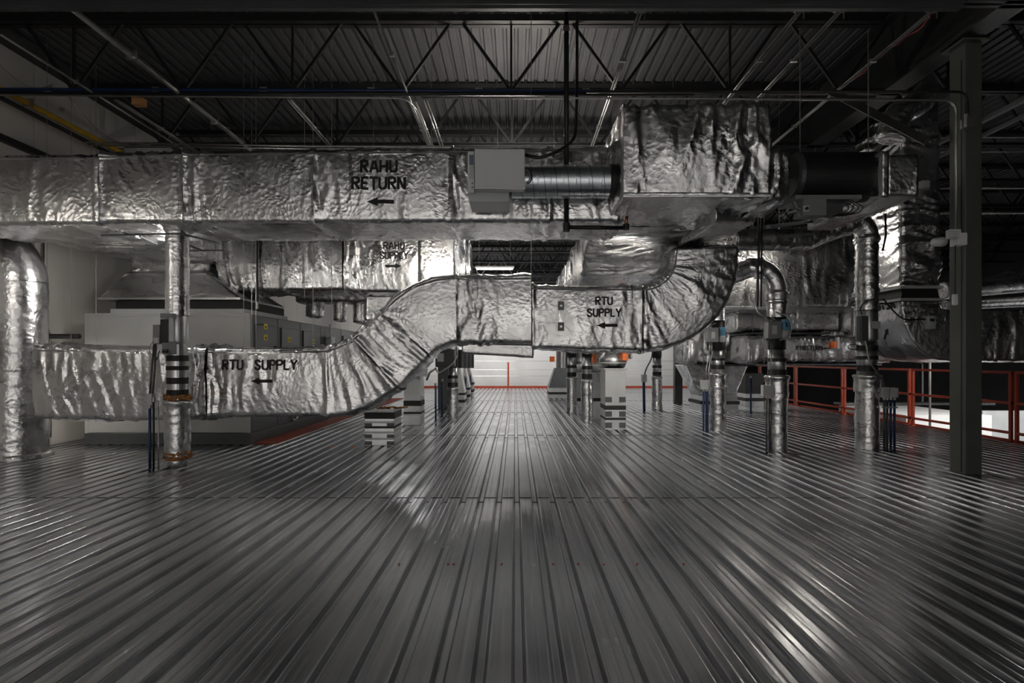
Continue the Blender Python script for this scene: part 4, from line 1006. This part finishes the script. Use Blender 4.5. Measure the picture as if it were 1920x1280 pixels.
# grey tapered hood at the far right of the aisle
D = 17.8
t, X0, X1 = square_riser(1029, 1088, D, .9, [(746,738,0,'f'),(739,735,.01,'b'),(735,727,0,'s')], 'dark grey tapered duct hood on a banded curb at the far right of the aisle')
MB().frustum((X0,X1,D,D+.9), PZ(727,D), (PX(1041,D),PX(1074,D),D+.2,D+.7), PZ(690,D)).build('tapered_hood', CABD, t)
MB().tube([(PX(1056,D), D+.45, PZ(690,D)), (PX(1056,D), D+.45, PZ(655,D))], .19, 24).build('round_neck', GALV, t)
box_px(t, 'damper_actuator', 1031, 1040, 668, 678, D, .15, ACT)
# farther left-of-aisle risers seen end on
for i, (px, D, lab) in enumerate(((868,14.6,'small banded riser far down the left of the aisle, nearest of three'), (877,16.4,'small banded riser far down the left of the aisle, middle of three'), (884,18.6,'small banded riser far down the left of the aisle, farthest of three'))):
    b = 672+1320/D
    t, X0, X1 = square_riser(px-9, px+3, D, .6, [(b,b-8,0,'s'),(b-8,b-13,.01,'b'),(b-13,b-22,0,'s'),(b-22,b-26,.01,'b')], lab)
    MB().frustum((X0,X1,D,D+.6), PZ(b-26,D), (X0-.0,X1-.12,D+.1,D+.5), PZ(690,D)).build('tapered_hood', GALV, t)
    MB().tube([((X0+X1)/2, D+.3, PZ(690,D)), ((X0+X1)/2, D+.3, PZ(655,D))], .11, 20).build('round_neck', CABD, t)
# dark valve set hung under the right end of the double bend
D = 11.4
t = thing('valve_set', 'black valve with grey cover and cables under the duct, left of the aisle', 'valve', tuple(P(832, 690, D)))
box_px(t, 'valve_body', 816, 852, 655, 688, D-.1, .3, BLACK, .02); box_px(t, 'valve_cover', 820, 832, 662, 678, D-.14, .05, GREYBOX)
MB().tube(round_path([P(816,690,D-.15), P(822,700,D-.15), P(850,682,D-.15), P(858,665,D-.15)], .4), .016, 8).build('cable', CONDUIT, t, True)
MB().tube([P(800,712,D), P(806,698,D-.1), P(818,690,D-.1)], .02, 8).build('cable', CONDUIT, t, True)

# foil hopper with two round dampers on top
D = 13.4
t = thing('foil_hopper', 'foil-wrapped hopper tapering down to a banded curb, two round dampers on top', 'hopper', (PX(1346,D), D+.5, 0))
foil('foil_jacket', [((PX(1350,D), D+.5, PZ(742,D)), (.40,0,0), (0,.4,0)), ((PX(1345,D), D+.5, PZ(684,D)), (.70,0,0), (0,.5,0))], t, 371, 1.3, caps=(1,1), r=.02, pillow=0, step=.035)
MB().box(PX(1316,D), PX(1386,D), D+.05, D+.95, PZ(771,D), PZ(758,D)).build('curb_frame', GALV, t)
MB().box(PX(1314,D), PX(1388,D), D+.03, D+.97, PZ(758,D), PZ(752,D)).build('gasket_band', RUBBER, t)
MB().box(PX(1318,D), PX(1384,D), D+.05, D+.95, PZ(752,D), PZ(740,D)).build('curb_frame', GALV, t)
for px, act in ((1309,1), (1380,0)):
    xx = PX(px, D)
    MB().tube([(xx, D+.4, PZ(681,D)+h) for h in (0,.08,.12,.6,.66,.75)], [.17,.17,.15,.15,.17,.17], 28).build('round_damper', GALV, t, True)
    MB().tube([(xx, D+.4, PZ(681,D)+.03), (xx, D+.4, PZ(681,D)+.05)], .185, 28).build('damper_band', CABD, t)
    MB().box(xx+.03, xx+.15, D+.15, D+.22, PZ(670,D), PZ(630,D)).build('damper_plate', CABD, t)
box_px(t, 'damper_actuator', 1308, 1317, 660, 675, D+.05, .1, ACT); box_px(t, 'damper_actuator', 1369, 1372, 643, 652, D+.05, .08, ACT)
t = thing('damper_actuator', 'small orange damper actuator on the RTU RETURN duct', 'actuator', tuple(P(1566, 652, 10.9)))
box_px(t, 'body', 1563, 1569, 640, 652, 10.85, .1, ACT); box_px(t, 'bracket', 1570, 1574, 632, 654, 10.87, .08, PLATE)
for i, (px, D, lab) in enumerate(((1408,13.0,'blue conduit in the shadow right of the foil hopper'),)):
    conduits([px], D, 706, lab, .04, BLUE, group=None)
t, X0, X1 = square_riser(1398, 1432, 14.5, .6, [(763,752,0,'s'),(752,746,.01,'b'),(746,738,0,'s'),(738,700,0,'b')], 'shadowed banded riser just right of the foil hopper')

# ================================================================== SILVER ROUND DUCT AND CONTROL BOX
t = thing('terminal_unit', 'light grey terminal unit box with silver spiral duct in front of the return duct', 'terminal unit', tuple(P(930, 378, 5.5)))
box_px(t, 'cabinet', 879, 955, 284, 378, 5.55, .42, PLATE, .008); box_px(t, 'cover_panel', 890, 984, 279, 353, 5.42, .13, TUNIT, .006)
box_px(t, 'side_strip', 877, 889, 284, 361, 5.50, .05, TUNIT, .003)
box_px(t, 'paper_label', 880, 888, 290, 309, 5.496, .005, LABELB, 0); box_px(t, 'paper_label', 880, 888, 310, 335, 5.496, .005, LABELW, 0)
for y_ in (343, 351): 
    a = P(885.5, y_, 5.49); MB().tube([(a.x, a.y, a.z), (a.x, a.y+.02, a.z)], .006, 10).build('knob', BLACK, t)
box_px(t, 'lower_flange', 890, 985, 350, 354, 5.41, .02, GALV, 0)
a = P(960, 331, 5.6); b = P(1152, 331, 5.6); yc = 5.76; rr = .158
n = 160; m = MB()
m.tube([(a.x+(b.x-a.x)*i/n, yc, a.z) for i in range(n+1)], [rr + (.0035 if i % 20 in (0,) else 0) for i in range(n+1)], 48); m.build('spiral_duct', SPIRAL, t, True)
MB().tube([(a.x+.02+(b.x-a.x-.06)*q/220, yc+math.cos(q/220*2*math.pi*8)*(rr+.001), a.z+math.sin(q/220*2*math.pi*8)*(rr+.001)) for q in range(221)], .0028, 5).build('spiral_seam', CABD, t, True)
MB().tube([(b.x-.03, yc, a.z), (b.x, yc, a.z), (b.x+.09, yc, a.z)], [rr*1.02, rr*1.06, rr*.95], 36).build('duct_collar', RUBBER, t, True)
foil_pipe('foil_cuff', [(b.x+.05, yc, a.z), (b.x+.20, yc, a.z)], [rr*1.1, rr*1.35], t, 381, 1.2, caps=(1,1))
MB().tube([P(988+9*math.cos(q), 331+13*math.sin(q), 5.55) for q in np.linspace(-1.6, 1.6, 16)], .007, 8).build('wire_loop', BLACK, t, True)
MB().tube([P(986+8*math.cos(q), 330+11*math.sin(q), 5.54) for q in np.linspace(-1.6, 1.6, 16)], .005, 8).build('wire_loop', CONDUIT, t, True)
MB().tube(round_path([P(984,290,5.6), P(1010,297,5.6), P(1045,285,5.6), P(1078,262,5.7), P(1082,180,6.2), P(1082,190,6.2)+Vector((0,0,1.3))], .3, 8), .016, 10).build('power_whip', BLACK, t, True)

# sprinkler drop
D = 5.985
t = thing('sprinkler_pipe', 'black sprinkler pipe dropping from the roof with an elbow and copper tip', 'pipe', tuple(P(1062, 430, D)))
MB().tube([P(1062,428,D), P(1062,18,D)+Vector((0,0,.7))], .026, 14).build('drop_pipe', BLACK, t, True)
MB().tube([P(1062,426,D), P(1174,427,D)], .021, 14).build('branch_pipe', BLACK, t, True)
MB().tube([P(1062,434,D), P(1062,418,D)], .036, 16).build('tee_fitting', BLACK, t); MB().tube([P(1174,431,D), P(1174,420,D)], .032, 16).build('elbow_fitting', BLACK, t)
MB().tube([P(1174,421,D), P(1175,406,D)], .017, 10).build('sprinkler_tip', COPPER, t, True)
MB().tube([P(1062,60,D), P(1062,50,D)], .034, 14).build('coupling', CONDUIT, t)

# ================================================================== CONDUITS AND PIPES UNDER THE ROOF
def run(name, lab, pts, r, m, cat='conduit', group=None, clips=0, n=10):
    t = thing(name, lab, cat, tuple(Vector(pts[0])), group)
    MB().tube(pts, r, n).build('tube', m, t, True)
    p, q = Vector(pts[0]), Vector(pts[-1])
    for k in range(clips):
        c = p.lerp(q, (k+.5)/clips)
        MB().box(c.x-r*1.8, c.x+r*1.8, c.y-.015, c.y+.015, c.z-r*1.4, c.z+r*1.6).build('clip', CONDUIT, t)
    return t
zc = EYE+3.27
# across the picture, level with the second joist
D = 7.22
run('conduit', 'long dark blue-black conduit along the second joist', [P(-10,168,D), P(700,170,D), P(1200,172,D)], .024, BLUE, clips=6)
run('conduit', 'second dark pipe just under the blue-black one on the second joist', [P(-10,176,D), P(1300,176,D)], .026, BLACK)
col_y = 6.0
pp = round_path([P(810,187,7.1), P(1100,185,7.1), P(1700,187,7.1), Vector((PX(1797,6.02), 6.02+.9, PZ(187,7.1))), Vector((PX(1795,6.02), 6.02, PZ(187,7.1)-.05)), P(1793,300,6.02), P(1793,440,6.02)], .25, 8)
pp = round_path([P(790,183,6.03), P(1100,184,6.03), P(1794,188,6.03), P(1793,250,6.03), P(1793,440,6.03)], .22, 8)
run('conduit', 'thin bright conduit crossing at mid height then bending down the grey column', pp, .012, CONDUIT)
run('conduit', 'second conduit bending down the grey column beside the bright one', round_path([P(1100,172,6.0), P(1812,172,6.0), P(1815,215,6.0), P(1815,232,6.0)], .22, 8), .014, BLACK)
run('conduit', 'thin bright conduit along the second joist at left, bending into the depth', round_path([P(-10,178,7.1), P(762,184,7.1), P(775,187,7.1)+Vector((0,.3,0)), P(775,187,7.1)+Vector((.0,4,0))], .15), .011, CONDUIT, clips=5)
run('conduit', 'upper of two thin level conduits just above the return duct', [P(160,267,7.6), P(600,274,7.6), P(850,275,7.6)], .011, CONDUIT)
run('conduit', 'lower of two thin level conduits just above the return duct', [P(170,272,7.5), P(600,279,7.5), P(850,279,7.5)], .011, CONDUIT)
def yrun(px, py, y1, r, m, lab, clips=4, dz=0., group=None):
    D0 = (zc-EYE+dz)*F/(672-py); x = PX(px, D0)
    return run('conduit', lab, [(x, D0, zc+dz), (x, y1, zc+dz)], r, m, clips=clips, group=group), x, D0
yrun(130, 12, 12.5, .03, CONDUIT, 'thick bare conduit running away at upper left', 4)
yrun(2, 65, 12, .014, CONDUIT, 'thin conduit running away at the far upper left', 3)
yrun(694, 2, 13, .014, CONDUIT, 'thin conduit running away left of the picture centre', 4)
for k, (px, lab) in enumerate(((215,'conduit pair behind the second joist, first from left'),(350,'conduit pair behind the second joist, second from left'),(540,'conduit pair behind the second joist, third from left'),(795,'conduit pair behind the second joist, right of the blue-black kink'))):
    for j in (0, 1): yrun(px+j*6, 187, 13, .012, CONDUIT, lab + (', left tube' if j == 0 else ', right tube'), 3)
for j in range(3): yrun(768+j*6, 190, 13, .012, CONDUIT, ['conduit trio near the picture centre, left tube', 'conduit trio near the picture centre, middle tube', 'conduit trio near the picture centre, right tube'][j], 3)
for k, (px, lab) in enumerate(((1201,'conduit pair above the sprinkler pipe and plenum'),(1499,'conduit pair right of the plenum box, left of two pairs'),(1574,'conduit pair right of the plenum box, right of two pairs'),(1748,'conduit pair beside the loose red cable'))):
    for j in (0, 1): tt_, x, D0 = yrun(px-3+j*6, 22, 11, .011, CONDUIT, lab + (', left tube' if j == 0 else ', right tube'), 3)
    q = thing('channel_clamp', 'small steel clamp heading the ' + lab, 'clamp', (x, D0, zc))
    MB().box(x-.07, x+.04, D0-.03, D0+.02, zc+.0, zc+.04).build('plate', CONDUIT, q)
    for sx in (-.05, .02): MB().tube([(x+sx, D0-.01, zc+.0), (x+sx, D0-.01, zc-.07)], .006, 8).build('bolt', CONDUIT, q)
D0 = 5.5; pts = []
for k in range(40):
    f = k/39; pts.append(P(1746-164*f, 22+132*f, D0+1.75*f)+Vector((.02*math.sin(k*.42), 0, -.02-.05*abs(math.sin(f*6.28))+.008*math.sin(k*.8))))
tag(MB().tube(pts, .008, 6).build('red_cable', RED, None, True), 'loose thin red cable sagging beside a conduit pair at upper right', 'cable')
# slack cables at left
for k, (a, b, sag) in enumerate((((130,182),(285,266),.25), ((0,120),(100,158),.15), ((175,245),(290,268),.1))):
    A_, B_ = P(*a, 7.3), P(*b, 8.2); pts = [A_.lerp(B_, i/12) - Vector((0,0,sag*4*(i/12)*(1-i/12))) for i in range(13)]
    tag(MB().tube(pts, .007, 6).build('slack_cable', CONDUIT, None, True), ['slack thin cable drooping over the left end of the return duct', 'slack thin cable at the far upper left corner', 'short slack cable beside the yellow pipe end'][k], 'cable')
# yellow gas pipe
run('gas_pipe', 'yellow gas pipe running along the top of the left wall', [(-6.40, 6.8, EYE+3.35), (-6.40, 14, EYE+3.35)], .035, GAS, 'pipe', clips=4)
run('wall_pipe', 'black pipe running below the yellow gas pipe on the left wall', [(-6.36, 6.8, EYE+3.22), (-6.36, 14, EYE+3.22)], .03, BLACK, 'pipe')
t = thing('pipe_tag', 'small orange-brown tag box hanging under the second joist at left', 'tag', tuple(P(260,190,7.0)))
m = MB(); m.box(PX(250,7.2), PX(270,7.2), 7.16, 7.26, PZ(198,7.2), PZ(184,7.2)); m.build('box', vary(mat('cardboard_brown', (.42,.2,.07), .8), 8, .15), t, bevel=.004)
MB().tube([P(260,185,7.22), P(260,175,7.22)], .006, 6).build('tie', BLACK, t)
# pipes on the left wall
run('wall_conduit', 'thin steel conduit rising on the left wall with a small kink', round_path([(-6.5, 8.2, .1), (-6.5, 8.2, 1.15), (-6.5, 8.2, 1.55), (-6.5, 8.08, 1.75), (-6.5, 8.08, 3.0)], .1), .016, CONDUIT, clips=2)
for i, py in enumerate((629, 655, 674, 684)):
    z = PZ(py, 7.9); run('wall_pipe', ['dark pipe along the left wall behind the big riser, topmost', 'dark pipe along the left wall behind the big riser, second down', 'dark pipe along the left wall behind the big riser, third down', 'dark pipe along the left wall behind the big riser, lowest'][i], [(-6.44, 4, z), (-6.44, 8.6, z)] if i else [(-6.44, 4, z), (-6.44, 8.15, z), (-6.05, 8.15, z)], .025 if i else .035, BLACK, 'pipe')
# thin hanger rods and wires
for i, (px, D, y0, y1) in enumerate(((180,8.0,475,640), (457,8.05,560,650), (472,8.05,450,650), (480,8.05,450,650), (587,7.75,450,655), (622,7.75,450,655), (996,6.87,170,536), (571,7.6,450,560))):
    a = P(px, y1, D)
    tag(MB().tube([(a.x, a.y, a.z), (a.x, a.y, ZD-.03)], .0035, 6).build('hanger_wire', CONDUIT),
        'thin hanger wire ' + ['before the dark wall shadow left of the foil hood', 'in front of the air handler corner, leftmost of three', 'in front of the air handler corner, middle of three', 'in front of the air handler corner, rightmost of three',
         'crossing the RAHU SUPPLY duct and yellow labels', 'crossing before the name plate of the air handler', 'at the step in the raised supply duct', 'short one left of the long wire on the RAHU SUPPLY duct'][i], 'wire', 'hanger wires')
# trapeze under the return duct
t = thing('trapeze_hanger', 'thin angle-iron trapeze frame under the left part of the return duct', 'hanger', tuple(P(300,440,6.3)))
for a, b in ((P(190,441,6.5), P(340,438,6.2)), (P(262,443,6.6), P(294,457,7.1)), (P(310,443,6.5), P(378,469,7.6)), (P(340,470,7.65), P(420,469,7.65)), (P(340,438,6.2), P(410,456,7.0))):
    MB().bar(a, b, .018).build('angle_bar', CABD, t)
# bright pipes and struts in the dark at the far right
for i, (z, D) in enumerate(((353,9.2), (400,9.6), (258,8.6), (285,10.5))):
    a = P(1762, z, D); b = P(2100, z-2, D)
    run('conduit', ['pale level pipe in the dark right of the grey column, uppermost bright one', 'pale level pipe in the dark right of the grey column, second bright one', 'thin pipe high right of the column, level with the clamp', 'thin pipe high right of the column, below the channel'][i], [a, b], .018 if i < 2 else .012, CONDUIT, clips=3)
for i, (a, b) in enumerate(((P(1922,186,7.34), Vector((PX(1922,7.34), 12, P(1922,186,7.34).z))), (P(1925,215,7.34), Vector((PX(1925,7.34), 12, P(1925,215,7.34).z))))):
    t = thing('channel_strut', ['grey channel strut slanting away behind the column at right, upper', 'grey channel strut slanting away behind the column at right, lower'][i], 'strut', tuple(a))
    MB().bar(a-Vector((0,2,0)), b, .07 if i == 0 else .03, .05).build('channel', GREYBOX, t)
t = thing('beam_clamp', 'small steel clamp on the face of the grey column near its top', 'clamp', tuple(P(1815,232,6.0)))
MB().box(PX(1806,6.0), PX(1822,6.0), 5.96, 6.05, PZ(240,6.0), PZ(222,6.0)).build('body', CONDUIT, t, bevel=.006); MB().tube([P(1812,224,5.98), P(1812,214,5.98)], .02, 10).build('bolt', CONDUIT, t)

# ================================================================== EMERGENCY LIGHT AND SWITCH ON THE COLUMN
t = thing('emergency_light', 'white twin-head emergency light on the left face of the grey column', 'light fitting', tuple(P(1783,458,6.1)))
xl = cx0
MB().box(xl-.10, xl, 6.02, 6.14, PZ(461,6.08), PZ(438,6.08)).build('body', WHITE, t, bevel=.008)
MB().box(PX(1779,5.95), PX(1800,5.95), 5.93, 6.0, PZ(447,5.95), PZ(430,5.95)).build('lamp_head', WHITE, t, bevel=.008)
m = MB(); a = P(1780,431,5.925)
for i in range(5):
    for j in range(4): m.box(a.x+.008+i*.02, a.x+.022+i*.02, 5.924, 5.932, a.z-.018-j*.02, a.z-.006-j*.02)
m.build('lens_array', PLATE, t)
MB().tube([P(1768,453,6.05), P(1752,454,6.0), P(1747,454,5.99)], [.05,.042,.02], 18).build('lamp_head', WHITE, t, True)
t = thing('wall_switch', 'small white rounded box on the left edge of the grey column', 'switch', tuple(P(1791,571,6.0)))
MB().box(PX(1787,6.03), PX(1796,6.03), 6.02, 6.058, PZ(572,6.03), PZ(551,6.03)).build('body', WHITE, t, bevel=.012)
run('conduit', 'thin cable down the left edge of the grey column above the white box', [P(1791,460,6.05), P(1791,551,6.05)], .005, BLACK)

# small red paint dots and plain orange discs on the deck
for px in (731, 829, 871, 924, 1023, 1117, 1160, 1213, 1313):
    D = F*EYE/386; x = PX(px, D); x = round((x-.014-.0762)/.1524)*.1524+.014+.0762+random.uniform(-.03,.03)
    mk = MB().tube([(x, D, .0036), (x, D, .006)], .007, 8)
    tag(mk.build('paint_mark', RED), 'small red paint dot in the row across the near deck', 'mark', 'red dots on the near deck')
for px in (627, 665):
    D = F*EYE/166; x = PX(px, D); x = round((x-.014-.0762)/.1524)*.1524+.014+.0762
    tag(MB().tube([(x, D, .0036), (x, D, .008)], .022, 12).build('paint_mark', ACT), 'small orange mark on the shaded deck, ' + ('left of two' if px < 640 else 'right of two'), 'mark', 'orange marks on the shaded deck')

# small pieces belong to the part they sit on
SUB = {'controller_label': 'controller_box', 'lens_array': 'lamp_head', 'latch_bolt': 'access_latch', 'sensor_label': 'sensor_box', 'switch_plate': 'control_box',
       'switch_knob': 'control_box', 'name_plate_face': 'name_plate', 'plate_mark': 'blue_plate', 'actuator_arm': 'actuator_plate', 'neck_band': 'domed_neck',
       'spiral_seam': 'spiral_duct', 'paper_label': 'side_strip', 'knob': 'side_strip', 'lower_flange': 'cover_panel', 
       'damper_band': 'round_damper', 'damper_plate': 'round_damper', 'weld_seam': 'shaft', 'cable_gland': 'switch_box', 'web': None}
def _mid(o):
    b = [Vector(c) for c in o.bound_box]; return sum(b, Vector())/8
for root in [o for o in bpy.data.objects if o.parent is None and o.children]:
    kids = list(root.children); byname = {}
    for k in kids: byname.setdefault(k.name.split('.')[0], []).append(k)
    for k in kids:
        tgt = SUB.get(k.name.split('.')[0])
        if tgt and tgt in byname and not k.children:
            best = min(byname[tgt], key=lambda q: (_mid(q)-_mid(k)).length)
            k.parent = best
